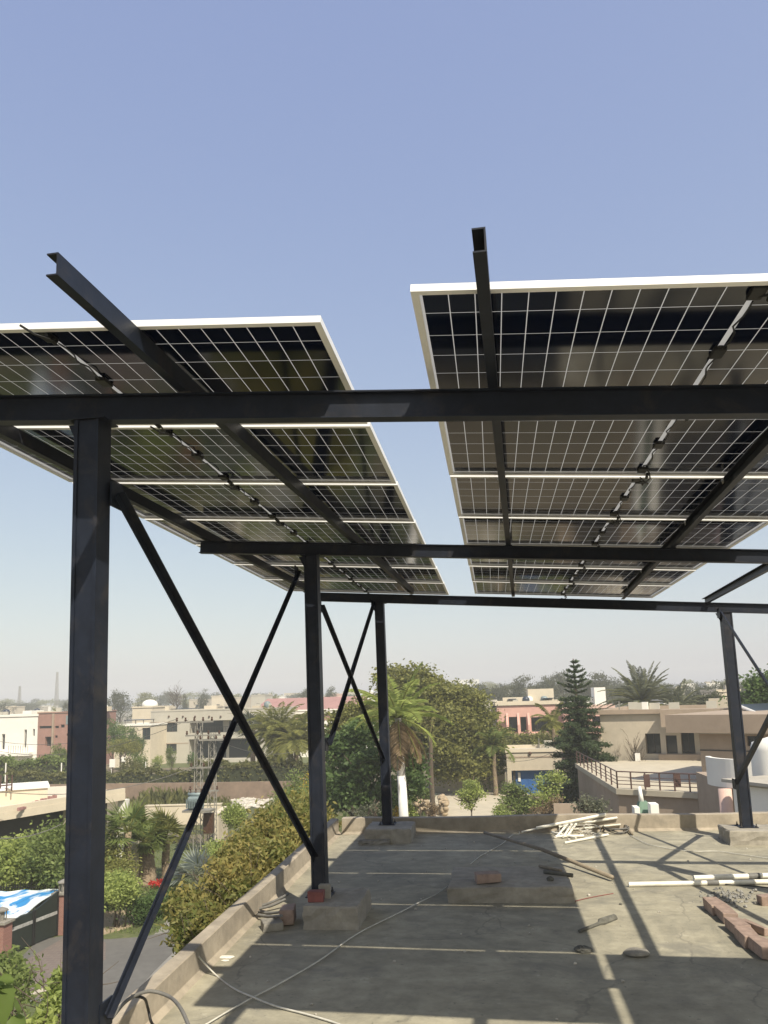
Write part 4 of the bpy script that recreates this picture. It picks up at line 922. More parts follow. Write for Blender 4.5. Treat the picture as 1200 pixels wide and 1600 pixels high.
# conifer with tiered whorls
def conifer(px, y, top, label):
    g = np.random.default_rng(77); b = base(px, y); H = hgt(px, top, y); r_ = root('conifer', b, label, 'conifer'); Ps = []; Tn = []
    m = MB().tube([(b[0], b[1], 0), (b[0], b[1], H*.5), (b[0]-.1, b[1], H)], [.3,.18,.04], 9); st = MB()
    z = 1.0
    while z < H-.2:
        t = z/H; L = (1-t)**.72*2.95*(1+.20*g.normal())+.25
        if t > .8: L = (1-t)*7.0+.15
        n = 7 if t > .75 else 8
        for k in range(n):
            a = k*2*math.pi/n+g.uniform(-.3, .3)+z; l = L*g.uniform(.5, 1.2)*(1+.18*math.sin(a*2+z*.9)*(t < .78))
            if t < .78 and g.uniform() < .16: continue
            K = max(8, int(l/.055)) if t > .75 else max(8, int(l/.05)); u = np.linspace(.1, 1, K)
            rise = (.30 if t > .75 else .05)*l*u**2
            c_ = np.stack([b[0]+math.cos(a)*l*u, b[1]+math.sin(a)*l*u, z+rise-(0 if t > .75 else .15*l*u)], 1)
            st.tube([(b[0], b[1], z), tuple(c_[K//2]), tuple(c_[-1])], [.035,.02,.008], 4)
            rep = 5 if t > .75 else 16; wd = .06 if t > .75 else .17
            Q = np.repeat(c_, rep, 0)+g.normal(size=(K*rep, 3))*wd*np.array([1,1,.6]); Ps.append(Q)
        z += .42 if t > .72 else .5
    P = np.concatenate(Ps); npmesh('crown', leafcloud(P, .22, .4, .6, g), quads(len(P)), MT['L_conifer'], r_)
    st.build('branches', MT['bark'], r_); m.build('trunk', MT['bark'], r_, smooth=True)
conifer(902, 68, 1029, 'tall dark conifer with tiered tip standing left of the terrace')
# hedges
def hedge(name, label, pxa, pxb, y, h, th, mat, leaf=.3, seed=0, z0=0, ends=None, dens=44, cat='hedge'):
    g = np.random.default_rng(seed); a, b = (ends if ends else (base(pxa, y), base(pxb, y))); a = V(*a); b = V(*b); L = np.linalg.norm(b-a); d = (b-a)/L; nrm = np.cross(d, (0,0,1))
    r_ = root(name, (a[0], a[1], z0), label, cat); n = int(L*(h*2+th)*dens)
    u = g.uniform(0, L, n); s = g.choice(3, n, p=[.45, .1, .45]); t = g.uniform(0, 1, n)
    hh_ = h*(1+.10*np.sin(u*.9)+.07*np.sin(u*2.3+1)+.05*g.normal(size=n))
    w_ = np.where(s == 0, -th/2, np.where(s == 1, th/2, (t-.5)*th)); zz = np.where(s == 2, hh_, t*hh_)
    P = a+d*u[:, None]+nrm*w_[:, None]+g.normal(size=(n, 3))*.12; P[:, 2] = z0+np.abs(zz+g.normal(size=n)*.08)
    npmesh('leaves', leafcloud(P, leaf, .6, .8, g), quads(n), MT[mat], r_)
    c = (a+b)/2; MB().obox(a, d, nrm, V(0,0,1), .1, L-.1, -th/2+.12, th/2-.12, z0, z0+h*.86).build('stems', MT['hedgecore'], r_)
hedge('hedge', 'long brownish green hedge above the mud wall, left half', 20, 300, 84, 2.2, 1.6, 'L_hedge', .34, 41)
hedge('hedge', 'long brownish green hedge above the mud wall, right half near the date palm', 302, 490, 84, 2.9, 1.6, 'L_hedge', .34, 42)
hedge('hedge', 'taller back row of hedge in front of the white house', -20, 120, 92, 3.0, 2.0, 'L_mid', .36, 43)
hedge('hedge', 'low hedge along the lawn before the beige modern house', 180, 310, 92, 1.2, .9, 'L_hedge', .3, 44)
# weeds on the lot
def weeds(px0, px1, py0, py1, n, h, mat, seed):
    g = np.random.default_rng(seed); P = np.array([G(g.uniform(px0, px1), g.uniform(py0, py1)) for _ in range(n)])
    P[:, 2] = np.abs(g.normal(size=n))*h*.5; tg = np.tile([0,0,1.], (n, 1))
    return leafcloud(P, h, .3, .5, g, 0, tg)
v = np.concatenate([weeds(190, 360, 1254, 1285, 5000, .5, 0, 1), weeds(420, 500, 1250, 1300, 2600, .45, 0, 2), weeds(220, 300, 1252, 1262, 1500, .9, 0, 3)])
tag(npmesh('tall_weeds', v, quads(len(v)//4), MT['L_hedge']), 'tall dry green weeds covering the empty lot by the mud wall', 'weeds', kind='stuff')
v = np.concatenate([weeds(165, 480, 1300, 1460, 9000, .14, 0, 4), weeds(505, 665, 1262, 1300, 2500, .25, 0, 5), weeds(27, 105, 1568, 1620, 1500, .09, 0, 6)])
tag(npmesh('garden_grass', v, quads(len(v)//4), MT['L_mid']), 'short garden grass below the left parapet', 'grass', kind='stuff')
# ================================================================= buildings
class House:
    def __init__(s, name, label, A, B, depth, h, wall, cat='house', z0=0, group=None, side=1):
        s.A = V(A[0], A[1], z0); s.B = V(B[0], B[1], z0); s.L = np.linalg.norm(s.B-s.A); s.U = (s.B-s.A)/s.L
        s.N = np.cross(V(0,0,1), s.U); s.h = h; s.d = depth; s.z0 = z0; s.w = wall; s.holes = []
        s.r = root(name, s.A, label, cat, group)
    def uv(s, px, py):
        D = ray(px, py); t = ((s.A-V(0,0,EYE))@s.N)/(D@s.N); P = V(0,0,EYE)+D*t; return (P-s.A)@s.U, P[2]-s.z0
    def hole(s, x0, y0, x1, y1, kind='win', mat=None, mull=1, **k):
        a = s.uv(x0, y1); b = s.uv(x1, y0); u0, u1 = sorted((a[0], b[0])); v0, v1 = sorted((a[1], b[1]))
        s.holes.append((max(.05, u0), min(s.L-.05, u1), max(.02, v0), min(s.h-.05, v1), kind, mat, mull, k)); return s
    def hole_m(s, u0, u1, v0, v1, kind='win', mat=None, mull=1, **k): s.holes.append((u0, u1, v0, v1, kind, mat, mull, k)); return s
    def P(s, u, v, d): return s.A+s.U*u+s.N*d+V(0,0,v)
    def bx(s, m, u0, u1, d0, d1, v0, v1): return m.obox(s.A, s.U, s.N, V(0,0,1), u0, u1, d0, d1, v0, v1)
    def finish(s, cop=None, copm=None, roofm='roofgrey', copo=.12, side_windows=True):
        us = sorted({0, s.L, *[h[0] for h in s.holes], *[h[1] for h in s.holes]}); vs = sorted({0, s.h, *[h[2] for h in s.holes], *[h[3] for h in s.holes]})
        m = MB(); T_ = .28
        for i in range(len(us)-1):
            for j in range(len(vs)-1):
                cu, cv = (us[i]+us[i+1])/2, (vs[j]+vs[j+1])/2
                if any(h[0] < cu < h[1] and h[2] < cv < h[3] for h in s.holes): continue
                m.add([s.P(us[i],vs[j],0), s.P(us[i+1],vs[j],0), s.P(us[i+1],vs[j+1],0), s.P(us[i],vs[j+1],0)], [(0,1,2,3)])
        for h in s.holes:
            dd = h[7].get('deep', T_)
            for a, b in (((h[0],h[2]),(h[1],h[2])),((h[1],h[2]),(h[1],h[3])),((h[1],h[3]),(h[0],h[3])),((h[0],h[3]),(h[0],h[2]))):
                m.add([s.P(*a,0), s.P(*b,0), s.P(*b,dd), s.P(*a,dd)], [(0,1,2,3)])
        L, D, H = s.L, s.d, s.h
        m.add([s.P(0,0,0), s.P(0,0,D), s.P(0,H,D), s.P(0,H,0)], [(0,1,2,3)]); m.add([s.P(L,0,0), s.P(L,0,D), s.P(L,H,D), s.P(L,H,0)], [(0,1,2,3)])
        m.add([s.P(0,0,D), s.P(L,0,D), s.P(L,H,D), s.P(0,H,D)], [(0,1,2,3)])
        m.build('wall', MT[s.w], s.r)
        m = MB(); s.bx(m, -.001, L+.001, -.001, D+.001, H+.002, H+.10)
        m.build('roof', MT[roofm], s.r)
        if cop:
            m = MB(); o = copo
            s.bx(m, -o, L+o, -o, .16, H+.10, H+.10+cop); s.bx(m, -o, .16, .16, D+o, H+.10, H+.10+cop); s.bx(m, L-.16, L+o, .16, D+o, H+.10, H+.10+cop); s.bx(m, .16, L-.16, D-.16, D+o, H+.10, H+.10+cop)
            m.build('parapet', MT[copm or s.w], s.r)
        for u0, u1, v0, v1, kind, mat, mull, k in s.holes:
            dd = k.get('deep', T_)
            if kind == 'win':
                m = MB(); fw = .06; q = dd-.12
                s.bx(m, u0+.004, u1-.004, q, q+.07, v0+.004, v0+fw); s.bx(m, u0+.004, u1-.004, q, q+.07, v1-fw, v1-.004); s.bx(m, u0+.004, u0+fw, q, q+.07, v0+fw, v1-fw); s.bx(m, u1-fw, u1-.004, q, q+.07, v0+fw, v1-fw)
                for i in range(1, mull+1):
                    uc = u0+(u1-u0)*i/(mull+1); s.bx(m, uc-.03, uc+.03, q, q+.07, v0+fw, v1-fw)
                fo = m.build('window', MT[k.get('frame', 'darkframe_shade')], s.r); ORG[fo.name] = s.A
                m = MB(); s.bx(m, u0+.01, u1-.01, q+.072, q+.08, v0+.01, v1-.01); p_ = m.build('pane', MT['glass'], None, org=s.A); p_.parent = fo; p_.location = (0,0,0)
                if k.get('sill'):
                    m = MB(); s.bx(m, u0-.1, u1+.1, -.12, .02, v0-.1, v0-.005); m.build('sill', MT[s.w], s.r)
            elif kind == 'door':
                m = MB(); q = dd-.1; s.bx(m, u0+.01, u1-.01, q, q+.08, v0+.01, v1-.01)
                for i in range(1, mull+1):
                    uc = u0+(u1-u0)*i/(mull+1); s.bx(m, uc-.025, uc+.025, q-.03, q, v0+.01, v1-.01)
                m.build('door', MT[mat or 'darkframe_shade'], s.r)
            elif kind == 'recess':
                m = MB(); s.bx(m, u0, u1, dd, dd+.1, v0, v1); m.build('back_wall', MT[mat or s.w], s.r)
        return s
    def clutter(s, seed, n=4, dish=True):
        g_ = random.Random(seed); z = s.h+.102
        for i in range(n):
            u = g_.uniform(.06, .92)*s.L; d = g_.uniform(.15, .8)*s.d; k = g_.choice(('tank', 'ac', 'pipe', 'ac', 'box'))
            c = s.P(u, z, d)
            if k == 'tank': MB().tube([c, c+V(0,0,.9), c+V(0,0,1.1), c+V(0,0,1.2)], [.55,.55,.4,.15], 12).build('water_tank', MT[g_.choice(('white', 'solar', 'trafo'))], s.r, smooth=True)
            elif k == 'ac': s.part('ac_unit', 'greybeige', (u, u+.8, d, d+.35, z+.15, z+.8)); s.part('ac_stand', 'galv', (u+.05, u+.12, d, d+.35, z, z+.148), (u+.68, u+.75, d, d+.35, z, z+.148))
            elif k == 'pipe': MB().tube([c, c+V(0,0,g_.uniform(.8, 1.8))], .05, 6).build('vent_pipe', MT['galv'], s.r)
            else: s.part('roof_box', g_.choice(('beige', 'cream', 'roofgrey')), (u, u+g_.uniform(.8, 2.), d, d+1.2, z, z+g_.uniform(.5, 1.1)))
        return s
    def part(s, name, mat, *boxes):
        m = MB()
        for b in boxes: s.bx(m, *b)
        return m.build(name, MT[mat], s.r)
# white house far left
y = 118
h = House('white_house', 'white box house with tall narrow windows at the far left', base(-60, y), base(60, y), 12, hgt(60,1116,y)-.4, 'white')
h.hole(2,1147,8,1171,mull=0,deep=.5).hole(37,1140,42,1168,mull=0,deep=.5).hole(51,1139,54.5,1150,mull=0,deep=.4).hole(-30,1140,-10,1170)
h.finish(.35, 'white'); u1, v1 = h.uv(52, 1180); u0, _ = h.uv(0, 1180)
h.part('balcony', 'white', (u0-6, u1, -1.2, -.02, h.uv(0,1176)[1]-.5, h.uv(0,1176)[1]))
for i in range(9): h.part('railing_post', 'iron', (u1-3.5+i*.4, u1-3.46+i*.4, -1.15, -1.11, h.uv(0,1176)[1]+.002, h.uv(0,1176)[1]+1.1))
h.clutter(1, 5); h.part('roof_room', 'white', (h.uv(33,1100)[0], h.uv(47,1100)[0], .5, 4, h.h+.101, h.h+1.0)); h.part('roof_slab', 'cream', (h.uv(48,1100)[0], h.uv(72,1100)[0]-.2, 2., 5, h.h+.101, h.h+.8))
h = House('brown_house', 'pinkish brown house with slot windows beside the white box house', base(60.5, y), base(135, y), 10, hgt(85,1115,y), 'brown')
h.hole(61.5,1134,82,1138.5,mull=0).hole(86,1134,92,1138,mull=0).hole(95,1132,101,1137,mull=0).hole(70,1151,80.5,1166,mull=1,deep=.8).hole(86,1149,90,1153,mull=0).hole(104,1146,108,1150,mull=0).hole(111,1146,118,1150,mull=0)
h.finish(.15, 'brown'); h.clutter(2, 4); h.part('grey_panel', 'trafo', (h.uv(104,1100)[0], h.uv(116,1100)[0], -.05, -.005, h.uv(104,1132)[1], h.uv(104,1118)[1])); h.part('pilaster', 'tan', (h.uv(83.5,1100)[0], h.uv(86,1100)[0], -.3, -.003, 0, h.h))
# beige modern house
y = 124
h = House('modern_house', 'grey-beige modern two-storey house with a wide flat fascia and deep balcony', base(236, y), base(442, y), 12, hgt(240,1112,y)-.15, 'greybeige')
h.hole(252,1129,277,1144,mull=2).hole(251,1162,276,1177,mull=1)
h.hole(296,1124,395,1146,'recess','greybeige',deep=2.6).hole(295,1153,395,1187,'recess','greybeige',deep=2.6)
h.hole(405,1130,425,1150,mull=1)
h.finish(.2, 'greybeige', copo=.05)
h.clutter(3, 9); a0, b0 = h.uv(300, 1145), h.uv(340, 1127); h.part('window', 'glass', (a0[0], b0[0], 2.50, 2.59, a0[1]-.1, b0[1])); a0, b0 = h.uv(350, 1145), h.uv(378, 1127); h.part('window', 'glass', (a0[0], b0[0], 2.50, 2.59, a0[1]-.1, b0[1]))
a0, b0 = h.uv(298, 1186), h.uv(345, 1156); h.part('window', 'glass', (a0[0], b0[0], 2.50, 2.59, a0[1], b0[1])); a0, b0 = h.uv(350, 1186), h.uv(385, 1156); h.part('window', 'glass', (a0[0], b0[0], 2.50, 2.59, a0[1], b0[1]))
a0, b0 = h.uv(297, 1146), h.uv(394, 1142)
h.part('balcony_rail', 'iron', *[(a0[0]+i*.42, a0[0]+.03+i*.42, .05, .08, a0[1], a0[1]+.9) for i in range(26)], (a0[0], b0[0], .04, .09, a0[1]+.9, a0[1]+.95))
for x_ in (264, 286, 305, 327, 345): p_ = h.uv(x_, 1119.5); m = MB(); s_ = h.P(p_[0], p_[1], -.08); m.sphere(s_, .16, 8, 6); m.build('wall_lamp', MT['porcelain'], h.r)
h.part('string_course', 'tan', (0, h.uv(295,1100)[0], -.03, -.003, h.uv(240,1163)[1], h.uv(240,1161.6)[1]), (0, h.uv(295,1100)[0], -.03, -.003, h.uv(240,1129.5)[1], h.uv(240,1128.5)[1]))
h.part('roof_room', 'cream', (h.uv(246,1100)[0], h.uv(252,1100)[0], 3, 6, h.h+.101, h.h+.9), (h.uv(305,1100)[0], h.uv(325,1100)[0], 4, 7, h.h+.101, h.h+.85))
h.part('solar_array', 'solar', (h.uv(255,1100)[0], h.uv(290,1100)[0], 3, 8, h.h+.4, h.h+.5), (h.uv(330,1100)[0], h.uv(356,1100)[0], 3, 8, h.h+.5, h.h+.6))
h = House('beige_outhouse', 'small cream house with a domed water tank left of the grey-beige modern house', base(207, 150), base(238, 150), 10, hgt(220,1107,150), 'cream'); h.finish(.3, 'cream')
c_ = h.P(h.L*.55, h.h+.6, 3); MB().sphere(c_, 1.6, 14, 8, (1,1,.7)).build('water_tank', MT['white'], h.r, smooth=True)
h = House('low_house', 'low beige wing behind the green tree, against the modern house', base(180, 118), base(236, 118), 8, hgt(220,1135,118), 'cream')
h.hole(222,1137,236,1156,mull=1).finish(.3, 'white'); h.part('solar_array', 'solar', (1, 4.3, 1, 5, h.h+.9, h.h+1.0)); h.part('array_legs', 'galv', (1.1,1.2,1.1,1.2,h.h+.1,h.h+.9), (4.1,4.2,1.1,1.2,h.h+.1,h.h+.9), (1.1,1.2,4.8,4.9,h.h+.1,h.h+.9), (4.1,4.2,4.8,4.9,h.h+.1,h.h+.9))
# red roofed house
y = 132
h = House('red_roof_house', 'white house with dull red roof and brick band behind the middle left column', base(449, y), base(552, y), 14, hgt(480,1112,y), 'white')
h.hole(462,1113.5,545,1127,'recess','brown',deep=.35,mull=0)
h.hole(530,1134,540,1146,mull=1).finish(.25, 'white', 'redroof'); 
for x_ in (466.5, 470.5, 475, 479): a0, b0 = h.uv(x_-1.3, 1124), h.uv(x_+1.3, 1119.5); h.part('window', 'glass', (a0[0], b0[0], .27, .34, a0[1], b0[1]))
m = MB(); zz = h.h+.36; m.add([h.P(-6,zz,0), h.P(h.L+1,zz,0), h.P(h.L+1,zz+2.0,9), h.P(-6,zz+2.,9), h.P(-6,zz-.15,0), h.P(h.L+1,zz-.15,0), h.P(h.L+1,zz-.15,9), h.P(-6,zz-.15,9)], [(0,1,2,3),(4,7,6,5),(0,4,5,1),(1,5,6,2),(2,6,7,3),(3,7,4,0)]); m.build('sloping_roof', MT['redroof'], h.r)
h = House('orange_roof_house', 'small house with reddish wall and grey sheet roof above the braces', base(535, 175), base(556, 175), 8, hgt(540,1092,175), 'palepink'); h.finish(.3, 'white')
# pink house
y = 120
h = House('pink_house', 'pink two-storey house with tall windows between fins, left of the conifer', base(776, y), base(877, y), 14, hgt(800,1103,y), 'pink')
h.hole(796,1120,808,1144,mull=0,deep=.9).hole(814,1120,822,1144,mull=0,deep=.9).hole(831,1120,860,1144,mull=2,deep=1.4).hole(780,1128,790,1144,'recess','palepink',deep=.5)
h.finish(.55, 'cream', copo=.25)
h.clutter(4, 7)
for x_ in (793.5, 811, 827): a0 = h.uv(x_, 1146); m = MB(); u_ = a0[0]; m.add([h.P(u_-.15,0,-.01), h.P(u_+.15,0,-.01), h.P(u_+.15,0,-1.4), h.P(u_-.15,0,-1.4), h.P(u_-.15,h.uv(x_,1114)[1],-.01), h.P(u_+.15,h.uv(x_,1114)[1],-.01), h.P(u_+.15,h.uv(x_,1132)[1],-1.2), h.P(u_-.15,h.uv(x_,1132)[1],-1.2)], [(0,3,2,1),(4,5,6,7),(0,1,5,4),(1,2,6,5),(2,3,7,6),(3,0,4,7)]); m.build('fin', MT['pink'], h.r)
a0, b0 = h.uv(778, 1149), h.uv(862, 1144.5); h.part('window_ledge', 'palepink', (a0[0], b0[0], -1.0, -.003, a0[1], b0[1]))
h.part('roof_room', 'cream', (h.uv(828,1100)[0], h.uv(870,1100)[0], 5, 10, h.h+.101, h.h+2.4), (1, 5, 7, 11, h.h+.101, h.h+1.2))
h.part('solar_array', 'solar', (h.uv(795,1100)[0], h.uv(808,1100)[0], 3, 8, h.h+.9, h.h+1.0), (h.uv(850,1100)[0], h.uv(868,1100)[0], 1, 5, h.h+.9, h.h+1.0))
h = House('pink_wing', 'pink wing of a house visible right of the conifer below white roof rooms', base(880, 116), base(958, 116), 12, hgt(920,1108,116), 'pink')
h.hole(926,1119,938,1134,mull=1,deep=.6).finish(.5, 'palepink', copo=.2); h.part('roof_room', 'white', (h.uv(934,1100)[0], h.uv(952,1100)[0], 3, 7, h.h+.101, h.h+3.0), (h.uv(918,1100)[0], h.uv(934,1100)[0]-.01, 4, 7, h.h+.101, h.h+1.6))
h = House('grey_outhouse', 'grey block between the olive trees and the pink house', base(755, 128), base(776, 128), 8, hgt(765,1098,128), 'greybeige'); h.hole(766,1103,775,1109,mull=0).hole(770,1112,776,1118,mull=0).finish(.3)
# garage
y = 78
h = House('garage', 'beige garage with recessed blue sheet gate', base(787, y), base(873, y), 6, hgt(830,1171,y)-.35, 'beige')
h.hole(802,1203,867,1260,'door','bluedoor',mull=4,deep=.7).finish(.32, 'cream', copo=.1); h.part('string_course', 'tan', (0, h.L, -.04, -.003, h.uv(830,1183.5)[1], h.uv(830,1181.5)[1]))
h.clutter(6, 3); c_ = h.P(h.uv(828,1177)[0], h.uv(828,1177)[1], -.1); MB().sphere(c_, .16, 8, 6).build('wall_lamp', MT['porcelain'], h.r)
h.part('white_panel', 'white', (h.uv(810,1220)[0], h.uv(814,1220)[0], .5, .55, h.uv(812,1222)[1], h.uv(812,1208)[1])); h.part('jamb', 'darkframe_shade', (h.uv(802,1220)[0], h.uv(806,1220)[0], .35, .5, .05, h.uv(812,1204)[1]))
# garden walls
def gwall(name, label, A, B, hgt_, th, mat, cop=None):
    A = V(A[0], A[1], 0); B = V(B[0], B[1], 0); L = np.linalg.norm(B-A); U = (B-A)/L; N_ = np.cross(V(0,0,1), U)
    r_ = root(name, A, label, 'wall'); MB().obox(A, U, N_, V(0,0,1), 0, L, 0, th, 0, hgt_).build('wall_body', MT[mat], r_)
    if cop: MB().obox(A, U, N_, V(0,0,1), -.04, L+.04, -.05, th+.05, hgt_+.002, hgt_+.10).build('coping', MT[cop], r_)
    return r_
gwall('mud_wall', 'long rough brown boundary wall across the empty lot', G(60,1254), G(462,1250), 1.75, .3, 'mud')
gwall('mud_wall', 'short rising end of the brown boundary wall by the middle left column', G(462,1250), G(490,1262), 2.2, .3, 'mud')
gwall('cream_wall', 'low cream garden wall behind the fan palms', G(226,1291), G(345,1288), 1.5, .25, 'cream', 'cream')
gwall('cream_wall', 'pale gate wall with iron handle bars right of the transformer poles', G(341,1318), G(356,1304), 1.9, .3, 'cream', 'cream')
gwall('cream_wall', 'cream garden wall behind the small round tree', G(676,1238), G(790,1236), hgt(700,1205,G(676,1238)[1]), .25, 'cream', 'cream')
gwall('garden_wall', 'low shadowed wall below the terrace behind the back parapet', G(868,1310), G(1010,1310), 2.2, .25, 'tan')
gwall('rough_pillar', 'pale rough plastered pier beside the shaggy palm', G(198,1392), G(211,1392), 2.4, .4, 'beige')
# ---- terrace house on the right
y = 62
zt = hgt(1000,1196,y)
h = House('terrace_house', 'beige flat-roofed house with an upper floor set back behind a railed terrace', base(936, y+6), base(1215, y+2), 14, hgt(1000,1118,y+4), 'beige')
h.hole(1010,1146,1031,1178,mull=1,deep=.9).hole(1042,1149,1057,1178,mull=0,deep=.6).hole(1066,1144,1084,1178,mull=1,deep=.9)
h.finish(.35, 'tan', copo=.3)
h.clutter(5, 9); h.part('roof_slab_edge', 'tan', (h.uv(1036,1120)[0], h.L, -1.8, -.31, h.h-.9, h.h+.44))
h.part('roof_box', 'white', (h.uv(998,1110)[0], h.uv(1007,1110)[0], 2, 2.6, h.h+.101, h.h+1.0)); h.part('low_wall', 'beige', (-3., .0, -.2, .1, 0, h.uv(920,1152)[1]))
h.part('terrace_step', 'tan', (h.uv(1030,1180)[0], h.L, -.5, -.02, zt+.02, zt+.45)); h.part('white_planter', 'white', (h.uv(996,1170)[0], h.uv(1003,1170)[0], -1.6, -1.2, zt+.01, zt+.6))
TB = [G(905,1196,zt)[:2], G(965,1232,zt)[:2], G(1128,1240,zt)[:2], G(1200,1240,zt)[:2], G(1200,1196,zt)[:2]]
TB[4] = (TB[3][0]+2, h.A[1]+1); TB[0] = (TB[0][0], TB[0][1]+1.5)
r0 = root('terrace', (TB[1][0], TB[1][1], 0), 'beige raised terrace with dark red railing in front of the flat-roofed house', 'terrace')
MB().poly(TB, 0, zt-.3).build('wall', MT['tan'], r0)
ce = np.mean(TB, 0); MB().poly([ce+(np.array(p)-ce)*1.03 for p in TB], zt-.298, zt).build('deck', MT['paving'], r0)
def rail(a, b, n, label_z):
    a = V(*a, zt); b = V(*b, zt)
    for i in range(n+1): p = a+(b-a)*i/n; MB().tube([p, p+V(0,0,.95)], .045, 6).build('railing_post', MT['rail'], r0)
    for z in (.25, .45, .65, .95): MB().tube([a+V(0,0,z), b+V(0,0,z)], .035 if z == .95 else .022, 6).build('railing_bar', MT['rail'], r0)
rail(TB[0], TB[1], 9, 0); rail(TB[1], TB[2], 7, 0)
for px in (1012, 1060): p = G(px, 1236, zt); MB().box(p[0]-.16, p[1]-.02, zt+.2, p[0]+.16, p[1]+.06, zt+.9).build('railing_ornament', MT['rail'], r0)
h = House('near_wing', 'brownish two-storey wing jutting forward right of the terrace, behind the far right column', base(1088, 50), base(1230, 47), 11, hgt(1100,1148,49), 'tan')
h.hole(1168,1150,1186,1166,mull=1).hole(1160,1184,1186,1194,mull=1).finish(.0); h.part('roof_slab_edge', 'tan', (-1.6, h.L, -.9, 9, h.h+.101, h.h+1.15)); h.part('string_course', 'darkframe_shade', (0, h.L, -.03, -.003, h.uv(1100,1173)[1], h.uv(1100,1171)[1]))
h.part('base_band', 'brown', (-.5, 0, -.05, .3, 0, 2.2))
# rooftop solar rack at the right edge
p = Y(1150, 1103, 55); r0 = root('rooftop_solar_rack', (p[0], p[1], p[2]), 'tilted solar rack with white rails on the flat roof at right', 'solar rack')
q0, q1 = Y(1150,1101,56), Y(1215,1128,50); e = V(3.4,3.,0)
m = MB().add([q0, q1, q1+e, q0+e, q0-(0,0,.08), q1-(0,0,.08), q1+e-(0,0,.08), q0+e-(0,0,.08)], [(0,1,2,3),(4,7,6,5),(0,4,5,1),(1,5,6,2),(2,6,7,3),(3,7,4,0)]); m.build('panel_surface', MT['solar'], r0)
MB().tube([q0, q1], .10, 6).build('edge_rail', MT['white'], r0)
m = MB(); zr = hgt(1100,1126,49)
for t in np.linspace(.02, .75, 8): a = q0+(q1-q0)*t; m.tube([a, (a[0], a[1], zr)], .03, 5)
m.build('legs', MT['galv'], r0)
# white curved balcony house
y = 36
c0 = Y(1185, 1200, y+3.2); zt2 = hgt(1120,1192,y); r0 = root('curved_balcony_house', (c0[0], c0[1], 0), 'white house with a rounded balcony wall at the right edge', 'house')
def arc(c, R0, R1, a0, a1, z0, z1, n=24):
    m = MB(); vs = []; fs = []
    for i in range(n+1):
        a = a0+(a1-a0)*i/n
        for R, z in ((R0,z0),(R1,z0),(R1,z1),(R0,z1)): vs.append((c[0]+R*math.cos(a), c[1]+R*math.sin(a), z))
    for i in range(n):
        for k in range(4): fs.append((i*4+k, i*4+(k+1) % 4, (i+1)*4+(k+1) % 4, (i+1)*4+k))
    fs += [(0,1,2,3), tuple(range(n*4, n*4+4))]; return m.add(vs, fs)
Rb = c0[0]-Y(1112,1200,y+2.5)[0]
arc(c0, Rb-.22, Rb, math.pi*.93, math.pi*1.75, zt2-1.25, zt2).build('balcony_wall', MT['white'], r0, smooth=False)
arc(c0, 0, Rb-.222, math.pi*.93, math.pi*1.75, zt2-1.24, zt2-1.05).build('balcony_floor', MT['palepink'], r0)
MB().box(c0[0]-Rb*.62, c0[1]-.2, 0, c0[0]+4, c0[1]+6, zt2-1.26).build('wall', MT['tan'], r0)
q0 = Y(1140,1300,y+2.2); MB().tube([(q0[0]-.2, q0[1]-.6, 0), (q0[0]-.2, q0[1]-.6, zt2-1.26)], [.28, .28], 14).build('pillar', MT['palepink'], r0, smooth=True)
h = House('grey_white_block', 'smooth white block with flat top in front of the rounded balcony, right edge', Y(1145,1230,33)*V(1,1,0), Y(1260,1230,30)*V(1,1,0), 3.4, hgt(1150,1226,33), 'white'); h.finish(0)
h.part('top_slab', 'roofgrey', (-.25, h.L, -.3, 3.4, h.h+.102, h.h+.22))
p = Y(1214, 1200, 33.5); r0 = root('water_tank', (p[0], p[1], 0), 'big white rounded tank at the right edge above the curved balcony', 'water tank')
rt = p[0]-Y(1190,1190,33.5)[0]; MB().tube([(p[0]+.5, p[1]+1.2, 0), (p[0]+.5, p[1]+1.2, hgt(1200,1175,33.5)), (p[0]+.5, p[1]+1.2, hgt(1200,1163,33.5)), (p[0]+.5, p[1]+1.2, hgt(1200,1154,33.5))], [rt+.5, rt+.5, rt+.42, .3], 28).build('tank_body', MT['white'], r0, smooth=True)
# green shed with white flue just beyond the back parapet
y = 27; p = Y(1007, 1250, y); zb = hgt(1007,1272,y)-1.2; zb0 = 0
r0 = root('green_hut', (p[0], p[1], 0), 'small green tapered hood with white flue and white side boxes just beyond the back parapet', 'hut')
w0 = wid(15, y)
m = MB(); zt3 = hgt(1004,1252,y); m.add([(p[0]-w0,p[1]-w0,0),(p[0]+w0,p[1]-w0,0),(p[0]+w0,p[1]+w0,0),(p[0]-w0,p[1]+w0,0),(p[0]-w0,p[1]-w0,zb+1.2),(p[0]+w0,p[1]-w0,zb+1.2),(p[0]+w0,p[1]+w0,zb+1.2),(p[0]-w0,p[1]+w0,zb+1.2),(p[0]-w0*.5,p[1]-.1,zt3),(p[0]+w0*.2,p[1]-.1,zt3),(p[0]+w0*.2,p[1]+.2,zt3),(p[0]-w0*.5,p[1]+.2,zt3)], [(0,3,2,1),(0,1,5,4),(1,2,6,5),(2,3,7,6),(3,0,4,7),(4,5,9,8),(5,6,10,9),(6,7,11,10),(7,4,8,11),(8,9,10,11)])
m.build('hood', MT['green'], r0); a0, b0 = Y(1003,1256,y), Y(999,1229,y); MB().tube([a0, b0], [.085,.05], 10).build('flue', MT['white'], r0, smooth=True)
for xa, xb, ya, yb in ((989,996,1259,1274),(1014,1025,1254,1274)): a0, b0 = Y(xa,yb,y-.5), Y(xb,ya,y-.5); MB().box(a0[0], y-.9, 0, b0[0], y-.4, b0[2]).build('side_box', MT['white'], r0)
